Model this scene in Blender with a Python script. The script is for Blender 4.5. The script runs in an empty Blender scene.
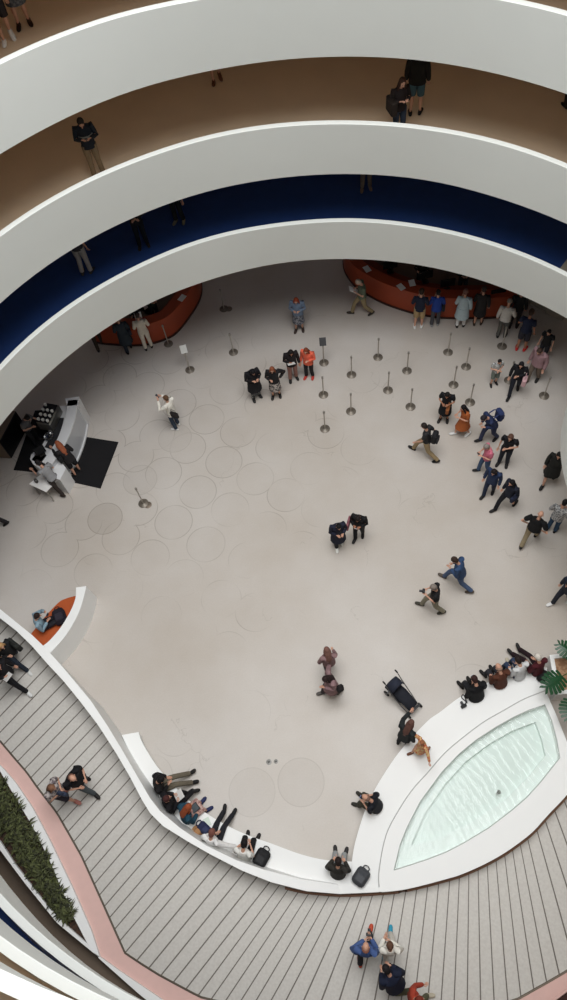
import bpy, bmesh, math, random
from mathutils import Vector, Matrix
R = math.radians; PI = math.pi
random.seed(7)
SC = bpy.context.scene; COL = SC.collection

# ------------------------------------------------------------------ camera
F, NX, NY, CH = 769.56, 358.43, 917.25, 21.0
_n = Vector((NX-283.5, NY-500, F)).normalized()
_Z = -_n; _up = Vector((0, -1, 0)); _Y = (_up-_up.dot(_Z)*_Z).normalized(); _X = _Y.cross(_Z)
CM = Matrix((_X, _Y, _Z))
def P(x, y, z=0.0):
    """point of the place at height z seen at photo position x, y"""
    d = CM @ Vector((x-283.5, y-500, F)); t = (z-CH)/d.z
    return Vector((d.x*t, d.y*t, z))
cam = bpy.data.cameras.new('camera'); co = bpy.data.objects.new('camera', cam); COL.objects.link(co)
rx, ry, rz = (CM @ Vector((1, 0, 0))), (CM @ Vector((0, -1, 0))), (CM @ Vector((0, 0, -1)))
co.matrix_world = Matrix(((rx.x, ry.x, rz.x, 0), (rx.y, ry.y, rz.y, 0), (rx.z, ry.z, rz.z, CH), (0, 0, 0, 1)))
cam.sensor_fit = 'VERTICAL'; cam.sensor_height = 36; cam.lens = F/1000*36; cam.clip_end = 300
SC.camera = co
SC.view_settings.view_transform = 'Standard'; SC.view_settings.look = 'None'
SC.view_settings.gamma = 1; SC.view_settings.use_curve_mapping = False; SC.view_settings.exposure = 0

# ------------------------------------------------------------------ materials
def lin(c): return tuple(((v/255)/12.92 if v <= 10 else (((v/255)+.055)/1.055)**2.4) for v in c)+(1,)
_mc = {}
def mat(c, rough=.8, metal=0.0, var=.12, scale=9.0, name=None, spec=.3):
    """plain procedural material: colour (sRGB 0-255) with slight noise variation"""
    k = (tuple(c), rough, metal, var, scale)
    if k in _mc: return _mc[k]
    m = bpy.data.materials.new(name or 'surface'); m.use_nodes = True; nt = m.node_tree
    b = nt.nodes['Principled BSDF']; b.inputs['Roughness'].default_value = rough; b.inputs['Metallic'].default_value = metal
    b.inputs['Specular IOR Level'].default_value = spec
    tc = nt.nodes.new('ShaderNodeTexCoord'); nz = nt.nodes.new('ShaderNodeTexNoise'); nz.inputs['Scale'].default_value = scale
    nz.inputs['Detail'].default_value = 3
    nt.links.new(tc.outputs['Object'], nz.inputs['Vector'])
    mx = nt.nodes.new('ShaderNodeMix'); mx.data_type = 'RGBA'
    l = lin(c); mx.inputs[6].default_value = tuple(v*(1-var) for v in l[:3])+(1,); mx.inputs[7].default_value = tuple(min(1, v*(1+var)) for v in l[:3])+(1,)
    nt.links.new(nz.outputs['Fac'], mx.inputs[0]); nt.links.new(mx.outputs[2], b.inputs['Base Color'])
    _mc[k] = m; return m
def two_tone(c1, c2, scale, lo=.45, hi=.55, rough=.85, kind='noise'):
    """cloth or soil with a pattern of two colours"""
    k = ('tt', tuple(c1), tuple(c2), scale, kind)
    if k in _mc: return _mc[k]
    m = bpy.data.materials.new('patterned'); m.use_nodes = True; nt = m.node_tree; b = nt.nodes['Principled BSDF']; b.inputs['Roughness'].default_value = rough
    tc = nt.nodes.new('ShaderNodeTexCoord')
    if kind == 'stripe':
        t = nt.nodes.new('ShaderNodeTexWave'); t.bands_direction = 'Z'; t.inputs['Distortion'].default_value = 0
    else:
        t = nt.nodes.new('ShaderNodeTexNoise'); t.inputs['Detail'].default_value = 3
    t.inputs['Scale'].default_value = scale
    nt.links.new(tc.outputs['Object'], t.inputs['Vector'])
    cr = nt.nodes.new('ShaderNodeValToRGB'); cr.color_ramp.elements[0].position = lo; cr.color_ramp.elements[1].position = hi
    cr.color_ramp.elements[0].color = lin(c1); cr.color_ramp.elements[1].color = lin(c2)
    nt.links.new(t.outputs['Fac'], cr.inputs[0]); nt.links.new(cr.outputs[0], b.inputs['Base Color'])
    _mc[k] = m; return m

WHITE = mat((228, 231, 227), .55, var=.015, scale=1.5, name='white_plaster')
RIM = mat((246, 246, 242), .45, var=.01, scale=2, name='white_rim')
BENCHW = mat((240, 240, 238), .5, var=.015, scale=3, name='white_bench')
STEEL = mat((150, 148, 142), .3, .9, name='brushed_steel')
DARKM = mat((70, 68, 64), .35, .7, name='dark_metal')
BLACK = mat((26, 26, 28), .6, name='black_plastic')

def floor_material():
    m = bpy.data.materials.new('terrazzo'); m.use_nodes = True; nt = m.node_tree; N = nt.nodes; L = nt.links
    b = N['Principled BSDF']; b.inputs['Roughness'].default_value = .38; b.inputs['Specular IOR Level'].default_value = .35
    tc = N.new('ShaderNodeTexCoord')
    def math_(op, a, bb=None, c=None):
        n = N.new('ShaderNodeMath'); n.operation = op
        for i, v in enumerate((a, bb, c)):
            if v is None: continue
            if isinstance(v, (int, float)): n.inputs[i].default_value = v
            else: L.new(v, n.inputs[i])
        return n.outputs[0]
    n1 = N.new('ShaderNodeTexNoise'); n1.inputs['Scale'].default_value = .22; n1.inputs['Detail'].default_value = 5; n1.inputs['Roughness'].default_value = .6
    n2 = N.new('ShaderNodeTexNoise'); n2.inputs['Scale'].default_value = 26; n2.inputs['Detail'].default_value = 3
    n3 = N.new('ShaderNodeTexNoise'); n3.inputs['Scale'].default_value = .5; n3.inputs['Detail'].default_value = 2
    v = N.new('ShaderNodeTexVoronoi'); v.voronoi_dimensions = '2D'; v.inputs['Scale'].default_value = 1/1.27; v.inputs['Randomness'].default_value = .22
    v2 = N.new('ShaderNodeTexVoronoi'); v2.voronoi_dimensions = '2D'; v2.feature = 'DISTANCE_TO_EDGE'; v2.inputs['Scale'].default_value = .27
    w = N.new('ShaderNodeTexNoise'); w.inputs['Scale'].default_value = 1.6; w.inputs['Detail'].default_value = 4
    for q in (n1, n2, n3, w): L.new(tc.outputs['Object'], q.inputs['Vector'])
    rot = N.new('ShaderNodeMapping'); rot.inputs['Rotation'].default_value = (0, 0, .5); L.new(tc.outputs['Object'], rot.inputs['Vector'])
    L.new(rot.outputs[0], v.inputs['Vector'])
    vm = N.new('ShaderNodeVectorMath'); vm.operation = 'ADD'; sc = N.new('ShaderNodeVectorMath'); sc.operation = 'SCALE'; sc.inputs['Scale'].default_value = 1.5
    L.new(w.outputs['Color'], sc.inputs[0]); L.new(sc.outputs[0], vm.inputs[0]); L.new(tc.outputs['Object'], vm.inputs[1]); L.new(vm.outputs[0], v2.inputs['Vector'])
    ring = math_('LESS_THAN', math_('ABSOLUTE', math_('SUBTRACT', math_('MULTIPLY', v.outputs['Distance'], 1.27), .59)), .013)
    mask = N.new('ShaderNodeMapRange'); mask.inputs[1].default_value = .44; mask.inputs[2].default_value = .62; mask.inputs[4].default_value = .34
    dist = N.new('ShaderNodeVectorMath'); dist.operation = 'DISTANCE'; dist.inputs[1].default_value = (-6.5, 12.5, 0); L.new(tc.outputs['Object'], dist.inputs[0])
    worn = N.new('ShaderNodeMapRange'); worn.inputs[1].default_value = 3; worn.inputs[2].default_value = 7.5; worn.inputs[3].default_value = .08; worn.inputs[4].default_value = -.16; L.new(dist.outputs['Value'], worn.inputs[0])
    L.new(math_('ADD', n3.outputs['Fac'], worn.outputs[0]), mask.inputs[0])
    ringf = math_('MULTIPLY', ring, mask.outputs[0])
    disc = math_('MULTIPLY', math_('LESS_THAN', math_('MULTIPLY', v.outputs['Distance'], 1.27), .59), math_('MULTIPLY', mask.outputs[0], .10))
    crack = math_('MULTIPLY', math_('LESS_THAN', v2.outputs['Distance'], .0035), math_('GREATER_THAN', n3.outputs['Fac'], .56))
    dark = math_('MAXIMUM', math_('MAXIMUM', ringf, disc), math_('MULTIPLY', crack, .16))
    for px_, py_, r_, k_ in ((301, 782, .6, .07), (252, 792, .6, .05), (105, 518.5, .55, .14), (140, 480, .55, .08), (175, 438, .55, .07)):
        dn = N.new('ShaderNodeVectorMath'); dn.operation = 'DISTANCE'; dn.inputs[1].default_value = P(px_, py_, 0); L.new(tc.outputs['Object'], dn.inputs[0])
        inside = math_('MULTIPLY', math_('LESS_THAN', dn.outputs['Value'], r_), k_); edge = math_('MULTIPLY', math_('LESS_THAN', math_('ABSOLUTE', math_('SUBTRACT', dn.outputs['Value'], r_)), .012), k_*3)
        dark = math_('MAXIMUM', dark, math_('MAXIMUM', inside, edge))
    cr = N.new('ShaderNodeValToRGB'); e = cr.color_ramp.elements; e[0].position = .3; e[1].position = .72
    e[0].color = lin((191, 181, 170)); e[1].color = lin((208, 202, 196)); L.new(n1.outputs['Fac'], cr.inputs[0])
    sp = N.new('ShaderNodeMix'); sp.data_type = 'RGBA'; sp.blend_type = 'MULTIPLY'; sp.inputs[0].default_value = .14
    L.new(cr.outputs[0], sp.inputs[6]); L.new(n2.outputs['Fac'], sp.inputs[7])
    mx = N.new('ShaderNodeMix'); mx.data_type = 'RGBA'; L.new(dark, mx.inputs[0]); L.new(sp.outputs[2], mx.inputs[6]); mx.inputs[7].default_value = lin((98, 84, 66))
    L.new(mx.outputs[2], b.inputs['Base Color']); return m
FLOOR = floor_material()

def plank_material():
    m = bpy.data.materials.new('ramp_terrazzo_strips'); m.use_nodes = True; nt = m.node_tree; N = nt.nodes; L = nt.links
    b = N['Principled BSDF']; b.inputs['Roughness'].default_value = .5
    uv = N.new('ShaderNodeUVMap'); sep = N.new('ShaderNodeSeparateXYZ'); L.new(uv.outputs[0], sep.inputs[0])
    fr = N.new('ShaderNodeMath'); fr.operation = 'FRACT'; L.new(sep.outputs[0], fr.inputs[0])
    lt = N.new('ShaderNodeMath'); lt.operation = 'LESS_THAN'; lt.inputs[1].default_value = .10; L.new(fr.outputs[0], lt.inputs[0])
    tc = N.new('ShaderNodeTexCoord'); nz = N.new('ShaderNodeTexNoise'); nz.inputs['Scale'].default_value = 18; nz.inputs['Detail'].default_value = 4; L.new(tc.outputs['Object'], nz.inputs['Vector'])
    cr = N.new('ShaderNodeValToRGB'); e = cr.color_ramp.elements; e[0].position = .3; e[1].position = .7
    e[0].color = lin((192, 187, 180)); e[1].color = lin((203, 199, 192)); L.new(nz.outputs['Fac'], cr.inputs[0])
    mx = N.new('ShaderNodeMix'); mx.data_type = 'RGBA'; L.new(lt.outputs[0], mx.inputs[0]); L.new(cr.outputs[0], mx.inputs[6]); mx.inputs[7].default_value = lin((104, 96, 88))
    L.new(mx.outputs[2], b.inputs['Base Color']); return m

def water_material():
    m = bpy.data.materials.new('water'); m.use_nodes = True; nt = m.node_tree; N = nt.nodes; L = nt.links
    N.remove(N['Principled BSDF']); out = N['Material Output']
    tr = N.new('ShaderNodeBsdfTransparent'); tr.inputs[0].default_value = (.965, .98, .972, 1)
    gl = N.new('ShaderNodeBsdfGlossy'); gl.inputs['Roughness'].default_value = .06
    fr = N.new('ShaderNodeFresnel'); fr.inputs[0].default_value = 1.22
    mx = N.new('ShaderNodeMixShader')
    tc = N.new('ShaderNodeTexCoord'); nz = N.new('ShaderNodeTexNoise'); nz.inputs['Scale'].default_value = 3.2; nz.inputs['Detail'].default_value = 2; nz.inputs['Distortion'].default_value = 1.2
    wv = N.new('ShaderNodeTexWave'); wv.wave_type = 'RINGS'; wv.rings_direction = 'SPHERICAL'; wv.inputs['Scale'].default_value = 1.6; wv.inputs['Distortion'].default_value = 5; wv.inputs['Detail Scale'].default_value = 2
    L.new(tc.outputs['Object'], nz.inputs['Vector']); L.new(tc.outputs['Object'], wv.inputs['Vector'])
    ad = N.new('ShaderNodeMath'); ad.operation = 'ADD'; L.new(nz.outputs['Fac'], ad.inputs[0]); wm = N.new('ShaderNodeMath'); wm.operation = 'MULTIPLY'; wm.inputs[1].default_value = .6; L.new(wv.outputs['Fac'], wm.inputs[0]); L.new(wm.outputs[0], ad.inputs[1])
    bp = N.new('ShaderNodeBump'); bp.inputs['Strength'].default_value = .3; bp.inputs['Distance'].default_value = .035; L.new(ad.outputs[0], bp.inputs['Height'])
    L.new(bp.outputs[0], gl.inputs['Normal']); L.new(bp.outputs[0], fr.inputs['Normal'])
    L.new(fr.outputs[0], mx.inputs[0]); L.new(tr.outputs[0], mx.inputs[1]); L.new(gl.outputs[0], mx.inputs[2]); L.new(mx.outputs[0], out.inputs[0]); return m

# ------------------------------------------------------------------ mesh helpers
class MB:
    def __init__(s): s.V = []; s.Fc = []; s.MI = []; s.mi = 0; s.UV = {}
    def v(s, p): s.V.append(Vector(p)); return len(s.V)-1
    def f(s, idx): s.Fc.append(tuple(idx)); s.MI.append(s.mi)
    def rings(s, rs, closed=True, cap=True):
        base = []
        for r in rs: base.append([s.v(p) for p in r])
        n = len(rs[0])
        for a, b in zip(base, base[1:]):
            for i in range(n if closed else n-1):
                j = (i+1) % n; s.f((a[i], a[j], b[j], b[i]))
        if cap and closed: s.f(base[0][::-1]); s.f(base[-1])
        return s
    def tube(s, pts, rad, n=8, ref=(1, 0, 0), round_=True):
        pts = [Vector(p) for p in pts]; rad = [(r, r) if isinstance(r, (int, float)) else r for r in rad]
        if round_:
            d0 = (pts[0]-pts[1]).normalized(); d1 = (pts[-1]-pts[-2]).normalized(); a, b = rad[0], rad[-1]
            pts = [pts[0]+d0*min(a)*.75, pts[0]+d0*min(a)*.45]+pts+[pts[-1]+d1*min(b)*.45, pts[-1]+d1*min(b)*.75]
            rad = [(a[0]*.4, a[1]*.4), (a[0]*.82, a[1]*.82)]+rad+[(b[0]*.82, b[1]*.82), (b[0]*.4, b[1]*.4)]
        ref = Vector(ref); rs = []
        for i, p in enumerate(pts):
            t = (pts[min(i+1, len(pts)-1)]-pts[max(i-1, 0)]).normalized()
            u = ref-ref.dot(t)*t
            if u.length < .2: u = Vector((0, 1, 0)); u = u-u.dot(t)*t
            u.normalize(); w = t.cross(u)
            rs.append([p+u*rad[i][0]*math.cos(2*PI*k/n)+w*rad[i][1]*math.sin(2*PI*k/n) for k in range(n)])
        return s.rings(rs)
    def ellipsoid(s, c, r, n=10, m=7, M=None):
        c = Vector(c); rs = []
        for j in range(m+1):
            a = PI*(.04+.92*j/m); z = -math.cos(a); q = math.sin(a)
            ring = []
            for k in range(n):
                p = Vector((r[0]*q*math.cos(2*PI*k/n), r[1]*q*math.sin(2*PI*k/n), r[2]*z))
                ring.append(c+(M @ p if M else p))
            rs.append(ring)
        return s.rings(rs)
    def box(s, c, sz, M=None, r=0.0):
        """box with softened edges"""
        c = Vector(c); x, y, z = sz[0]/2, sz[1]/2, sz[2]/2; r = min(r or min(sz)*.08, x*.9, y*.9, z*.9)
        def ring(ix, zz):
            o = []
            for sx, sy, a0 in ((1, 1, 0), (-1, 1, 90), (-1, -1, 180), (1, -1, 270)):
                for a in (0, 45, 90):
                    A = R(a0+a); o.append(Vector((sx*(x-r)+(r-ix)*math.cos(A), sy*(y-r)+(r-ix)*math.sin(A), zz)))
            return [c+(M @ p if M else p) for p in o]
        return s.rings([ring(r*.7, -z), ring(0, -z+r*.7), ring(0, z-r*.7), ring(r*.7, z)])
    def prism(s, pts, z0, z1):
        """upright prism over a ground outline (any winding)"""
        pts = [Vector((p[0], p[1], 0)) for p in pts]
        ar = sum(a.x*b.y-b.x*a.y for a, b in zip(pts, pts[1:]+pts[:1]))
        if ar < 0: pts = pts[::-1]
        return s.rings([[Vector((p.x, p.y, z0)) for p in pts], [Vector((p.x, p.y, z1)) for p in pts]])
    def lathe(s, prof, c=(0, 0, 0), n=16):
        c = Vector(c)
        return s.rings([[c+Vector((r*math.cos(2*PI*k/n), r*math.sin(2*PI*k/n), z)) for k in range(n)] for r, z in prof])
    def build(s, name, mats, parent=None, smooth=True, off=None):
        me = bpy.data.meshes.new(name)
        V = [p-off for p in s.V] if off else s.V
        me.from_pydata(V, [], s.Fc)
        mats = mats if isinstance(mats, (list, tuple)) else [mats]
        for m in mats: me.materials.append(m)
        me.polygons.foreach_set('material_index', s.MI)
        me.update(); 
        o = bpy.data.objects.new(name, me); COL.objects.link(o)
        if parent: o.parent = parent
        if smooth:
            me.polygons.foreach_set('use_smooth', [True]*len(me.polygons))
            try: me.set_sharp_from_angle(angle=R(38))
            except Exception: pass
        return o
def thing(name, label, cat, loc=(0, 0, 0), rot=0.0, group=None):
    o = bpy.data.objects.new(name, None); COL.objects.link(o); o.location = loc; o.rotation_euler = (0, 0, rot); o.empty_display_size = .2
    o['label'] = label; o['category'] = cat
    if group: o['group'] = group
    return o
def tag(o, label, cat, group=None):
    o['label'] = label; o['category'] = cat
    if group: o['group'] = group
    return o
def struct(o): o['kind'] = 'structure'; return o
def copy_tree(o, parent=None):
    c = o.copy(); COL.objects.link(c)
    if parent: c.parent = parent
    for ch in [q for q in bpy.data.objects if q.parent == o]: copy_tree(ch, c)
    return c
def cr_spline(pts, k=6):
    """smooth a list of vectors (Catmull-Rom)"""
    pts = [Vector(p) for p in pts]; out = []
    for i in range(len(pts)-1):
        p0 = pts[max(i-1, 0)]; p1 = pts[i]; p2 = pts[i+1]; p3 = pts[min(i+2, len(pts)-1)]
        for j in range(k):
            t = j/k; out.append(.5*((2*p1)+(p2-p0)*t+(2*p0-5*p1+4*p2-p3)*t*t+(3*p1-p0-3*p2+p3)*t**3))
    out.append(pts[-1]); return out
def resample(pts, n):
    L = [0]
    for a, b in zip(pts, pts[1:]): L.append(L[-1]+(b-a).length)
    out = []; j = 0
    for i in range(n):
        s = L[-1]*i/(n-1)
        while j < len(L)-2 and L[j+1] < s: j += 1
        t = (s-L[j])/max(L[j+1]-L[j], 1e-9); out.append(pts[j].lerp(pts[j+1], min(max(t, 0), 1)))
    return out
def interp(x, tab):
    if x <= tab[0][0]: return tab[0][1]
    for (a, va), (b, vb) in zip(tab, tab[1:]):
        if x <= b: return va+(vb-va)*(x-a)/(b-a)
    return tab[-1][1]

# ------------------------------------------------------------------ the spiral ramps
CX, CY, Z3, LP, R3, DR, HB, SL = -.3196, 7.360, 6.1064, 3.2687, 9.4098, .4209, 1.5923, .1196
def ztop(A): return Z3-LP*A/360
def rad0(A): return R3+DR*A/360
T = [[(0,364),(70,303.5),(108.6,280),(140,263.5),(210,236),(280,223),(350,218),(420,224.5),(497,243),(567,272),(0,908),(40,944),(71,970)],
     [(0,231),(70,187),(140,156.5),(210,134.5),(280,123),(350,120.5),(420,125),(497,139.5),(567,163.5),(0,953),(40,978)],
     [(0,59),(70,29),(140,7),(180,0),(521,0),(567,10),(0,991)]]
B = [[(0,424.5),(6,419),(70,355),(140,308),(210,280),(280,263),(345,259),(427,266.5),(480,280),(567,318.5),(0,875),(40,921),(79,961),(143,1000)],
     [(0,303.5),(28,280),(70,250.6),(140,215),(210,190.6),(280,178),(350,174),(427,180),(497,198),(567,224),(0,919),(40,950.5)],
     [(0,154),(25,140),(70,116),(140,88),(210,71),(280,60),(353,56.5),(427,61),(497,74),(567,94),(0,962)]]
def az(p):
    a = math.degrees(math.atan2(p.x-CX, p.y-CY)); return a-360 if a > 125 else a
def on_ring(x, y, k, dz):
    z = ztop(-360*k)+dz
    for _ in range(30):
        p = P(x, y, z); z = ztop(az(p)-360*k)+dz
    return P(x, y, z)
def corr(tab, dz, off):
    out = []
    for k, pts in enumerate(tab):
        for x, y in pts:
            p = on_ring(x, y, k, dz); A = az(p)-360*k
            out.append((A, math.hypot(p.x-CX, p.y-CY)-rad0(A)-off))
    out.sort(); res = []
    for i, (A, v) in enumerate(out):   # pin back to the plain spiral where nothing is seen
        if i and A-out[i-1][0] > 60: res += [(out[i-1][0]+25, 0), (A-25, 0)]
        res.append((A, v))
    return [(out[0][0]-25, 0)]+res+[(out[-1][0]+25, 0)]
CT = corr(T, 0, 0); CB = corr(B, -HB, SL)
def smooth_corr(tab, A): return sum(interp(A+d, tab)*w for d, w in ((-5, .2), (-2.5, .2), (0, .2), (2.5, .2), (5, .2)))
def rp(A, r, z): a = R(A); return Vector((CX+r*math.sin(a), CY+r*math.cos(a), z))
A0, A1 = 95.0, -1330.0
def stepsA(a, b, st=3.0):
    n = max(1, int(round(abs(b-a)/st))); return [a+(b-a)*i/n for i in range(n+1)]
FD = .97      # rim above walking surface
RIMW = .13; DEPTH = 6.4
def ring_floor_z(A): return ztop(A)-FD
# parapet turns
turns = [(95, -205), (-205, -565), (-565, -925), (-925, -1330)]
names = ['wall_parapet_lower', 'wall_parapet_middle', 'wall_parapet_upper', 'wall_parapet_top']
for (a, b), nm in zip(turns, names):
    m = MB(); rs = []; m2 = MB(); rs2 = []
    for A in stepsA(a, b, 2.5):
        rt = rad0(A)+smooth_corr(CT, A); rb = rad0(A)+SL+smooth_corr(CB, A); z = ztop(A)
        rs.append([rp(A, rb, z-HB), rp(A, rt-RIMW, z-.012), rp(A, rt-RIMW+.012, z), rp(A, rt, z), rp(A, max(rt, rb)+.14, z-FD-.02), rp(A, max(rt, rb)+.16, z-HB)])
    m.rings(rs); struct(m.build(nm, WHITE))
BROWN_FLOOR = mat((232, 210, 182), .3, var=.08, scale=1.2, name='ramp_floor', spec=.5)
BLUE = mat((40, 68, 126), .5, var=.12, scale=3, name='blue_carpet')
GREYF = mat((170, 164, 150), .5, var=.05, scale=2)
def slab(nm, a, b, m_, extra=0.0):
    m = MB(); rs = []
    for A in stepsA(a, b):
        rt = max(rad0(A)+smooth_corr(CT, A), rad0(A)+SL+smooth_corr(CB, A))+.12; z = ztop(A)-FD
        rs.append([rp(A, rt, z), rp(A, rt+DEPTH, z), rp(A, rt+DEPTH, z-.5), rp(A, rt, z-.5)])
    return struct(m.rings(rs).build(nm, m_))
# azimuth at which the blue carpet ends on the right
pe = on_ring(558, 271, 0, -FD); AE = az(pe)
slab('floor_ramp_lower_end', 95, AE, GREYF); slab('floor_ramp_blue', AE, -190, BLUE)
slab('floor_ramp_middle', -190, -560, BROWN_FLOOR); slab('floor_ramp_upper', -560, -925, BROWN_FLOOR); slab('floor_ramp_top', -925, -1330, BROWN_FLOOR)
# outer wall that carries the ramps
m = MB(); rs = []
OW = mat((216, 168, 124), .8, var=.05, scale=.8, name='warm_gallery_wall')
for A in stepsA(95, -1330):
    r = rad0(A)+DEPTH+RIMW-.1; z = ztop(A)-FD
    rs.append([rp(A, r, z), rp(A, r, z+LP-.4), rp(A, r+.3, z+LP-.4), rp(A, r+.3, z)])
struct(m.rings(rs).build('wall_gallery_outer', OW))
# round bay of the stair tower seen at the right edge
bc = P(562.5, 470, 4.6)+Vector((4.5, .15, 0))
m = MB(); rs = []
for k in range(61):
    a = R(120+k*120/60)
    def q(r, z): return Vector((bc.x+r*math.cos(a), bc.y+r*math.sin(a), z))
    rs.append([q(4.5, 4.6), q(4.52, 6.15), q(4.32, 6.15), q(4.3, 5.2), q(3.0, 5.2), q(3.0, 4.6)])
struct(m.rings(rs).build('wall_bay', WHITE))
# lobby wall and ground floor
m = MB(); rs = []
for A in stepsA(0, 360, 4):
    rs.append([rp(A, 17.5, -.05), rp(A, 17.5, 6), rp(A, 17.9, 6), rp(A, 17.9, -.05)])
struct(m.rings(rs, cap=False).build('wall_lobby', mat((190, 152, 116), .8, var=.04)))
m = MB(); m.lathe([(18.5, -.3), (18.5, 0)], (CX, CY, 0), 96); fl = m.build('floor', FLOOR, smooth=False); struct(fl)
m = MB(); rs = []
for A in stepsA(60, 95, 3): pass

# ------------------------------------------------------------------ ground ramp, its parapet, bench, planter, fountain
def zt(x): return interp(x, [(-60, 2.25), (0, 2.0), (80, 1.62), (150, 1.3), (211, 1.08), (270, .85), (330, .58), (345, .52), (700, .52)])
def zf(x): return interp(x, [(-60, 1.3), (0, 1.05), (80, .67), (150, .35), (211, .15), (270, .05), (700, .03)])
inner_px = [(-60,563),(-30,585),(0,609),(16,622),(32,635),(47.6,650),(63.5,668),(79.4,687),(91,701),(107,725),(121,748),(136,774),(150,798),(160,811),(180,828),(207,846),(236,860),(262,869),(300,879),(338,884.5)]
outer_px = [(-60,573),(-30,595),(0,618),(16,630.5),(32,646),(47.6,664),(63.5,681),(79,700),(98,725),(116,753),(130,777),(142,800),(150,813),(163,826),(187,841),(211.5,855),(242,870.6),(270.5,882),(306,891),(341,894)]
base_px = [(-60,566),(-30,590),(0,611),(16,624),(33,636.5),(49,652),(67,671),(85,691),(98,703),(115,727),(128,748),(141,770),(155,790),(165,804),(182,823),(211.5,841),(236,855),(262,865.5),(300,877.5),(338,884)]
zi = [zt(p[0]) for p in outer_px]
I3 = cr_spline([P(p[0], p[1], z) for p, z in zip(inner_px, zi)], 1)
O3 = cr_spline([P(p[0], p[1], z) for p, z in zip(outer_px, zi)], 1)
B3 = cr_spline([P(p[0], p[1], .45) for p in base_px], 1)
ZF = cr_spline([Vector((zf(p[0]), 0, 0)) for p in outer_px], 1)
m = MB(); rs = []
for a, b, c, zz in zip(I3, O3, B3, ZF):
    rs.append([Vector((c.x, c.y, 0)), c, a-Vector((0, 0, .01)), a, b, Vector((b.x, b.y, zz.x-.05)), Vector((b.x, b.y, 0))])
struct(m.rings(rs).build('wall_ramp_parapet', BENCHW))

# the ramp surface: each pair is one inlaid seam, outer edge point to inner edge point
pairs = [(-14, (-115, 668), (-60, 572)), (0, (12.7, 752), (72, 692)), (20, (125, 953), (209, 854)), (25, (186, 989), (270, 882)), (32, (278, 1016), (341, 893)),
         (37, (371, 1022), (395, 890)), (42, (440, 1019), (450, 878)), (48, (521, 997), (504, 852)), (51, (560, 976), (527, 836)), (53, (590, 956), (545, 819)), (58, (655, 890), (590, 768))]
SO = [(-115,668),(-78,694),(-40,718),(0,741),(16,760),(26.5,772),(37,787),(57,813),(81.5,856),(104,906),(125,953),(140,963),(159,975),(200,997),(278,1016),(371,1022),(440,1019),(516,1000),(532,991),(547,982.6),(567,971),(590,956),(655,890)]
def zfl(x): return zf(x)
OutW = [P(x, y, zf(x+50)) for x, y in SO]
inW = [Vector((p.x, p.y, z.x)) for p, z in zip(O3, ZF)]
inW += [P(x, y, .03) for x, y in [(376,892.5),(407,889),(450,878),(465,873),(485,864),(503,854),(519,843),(533.7,831),(550,813),(567,795),(590,768)]]
def nearest_s(poly, p):
    best = None; s = 0
    for a, b in zip(poly, poly[1:]):
        d = b-a; L2 = d.length_squared; t = min(1, max(0, (p-a).dot(d)/L2)) if L2 else 0; q = a+d*t
        e = (Vector((q.x, q.y))-Vector((p.x, p.y))).length
        if best is None or e < best[0]: best = (e, s+d.length*t)
        s += d.length
    return best[1]
def at_s(poly, s):
    for a, b in zip(poly, poly[1:]):
        l = (b-a).length
        if s <= l: return a.lerp(b, s/l if l else 0)
        s -= l
    return poly[-1]
tabO = []; tabI = []
for u, o, i in pairs:
    tabO.append((u, nearest_s(OutW, P(o[0], o[1], zf(o[0]+50))))); tabI.append((u, nearest_s(inW, P(i[0], i[1], zf(i[0])))))
m = MB(); uvs = []; cols = []
ulist = [-14+72*i/288 for i in range(289)]
for u in ulist:
    a = at_s(OutW, interp(u, tabO)); b = at_s(inW, interp(u, tabI))
    cols.append([a.lerp(b, t/8) for t in range(9)])
ix = [[m.v(p) for p in c] for c in cols]
for i in range(len(ix)-1):
    for j in range(8):
        m.f((ix[i][j], ix[i+1][j], ix[i+1][j+1], ix[i][j+1])); uvs.append((ulist[i], ulist[i+1], ulist[i+1], ulist[i]))
ramp = m.build('floor_ramp_ground', plank_material(), smooth=False)
ul = ramp.data.uv_layers.new(name='UVMap'); k = 0
for q in uvs:
    for x in q: ul.data[k].uv = (x+.06, .5); k += 1
struct(ramp)
# metal edge strip and pink border
PINKo = [(-125,690),(-78,714),(-40,738),(0,765),(15,782),(32,807),(49,839),(71.6,886),(91,930),(99.5,956.5),(122,972.6),(164,1001),(230,1026),(300,1040),(371,1046),(440,1042),(500,1025),(551.6,1001),(567,989),(600,962),(670,900)]
def band(nm, A_, B_, z_a, z_b, m_, n=140, thick=.12):
    a = resample(A_, n); b = resample(B_, n); mm = MB(); rs = []
    for p, q in zip(a, b):
        rs.append([Vector((p.x, p.y, p.z+z_a)), Vector((q.x, q.y, q.z+z_b)), Vector((q.x, q.y, q.z-thick)), Vector((p.x, p.y, p.z-thick))])
    return mm.rings(rs).build(nm, m_)
PINK = mat((222, 184, 175), .6, var=.05, scale=6, name='pink_stone')
def split(poly_px, zz, cut):   # world polyline up to and after the corner
    w = [P(x, y, zz(x)) for x, y in poly_px]; return w[:cut+1], w[cut:]
zz_ = lambda x: zf(x+50)
sa, sb = split(SO, zz_, 10); pa, pb = split(PINKo, zz_, 9)
m = MB()
for A_, B_ in ((sa, pa), (sb, pb)):
    a = resample(A_, 70); b = resample(B_, 70)
    m.rings([[Vector((p.x, p.y, p.z+.005)), Vector((q.x, q.y, q.z+.005)), Vector((q.x, q.y, -.02)), Vector((p.x, p.y, -.02))] for p, q in zip(a, b)])
struct(m.build('floor_pink_border', PINK))
m = MB(); al = resample(sa, 60)+resample(sb, 60)[1:]
m.tube([p+Vector((0, 0, .004)) for p in al], [.025]*len(al), 6, round_=False); struct(m.build('trim_border_strip', mat((120, 110, 98), .4, .6)))
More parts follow.
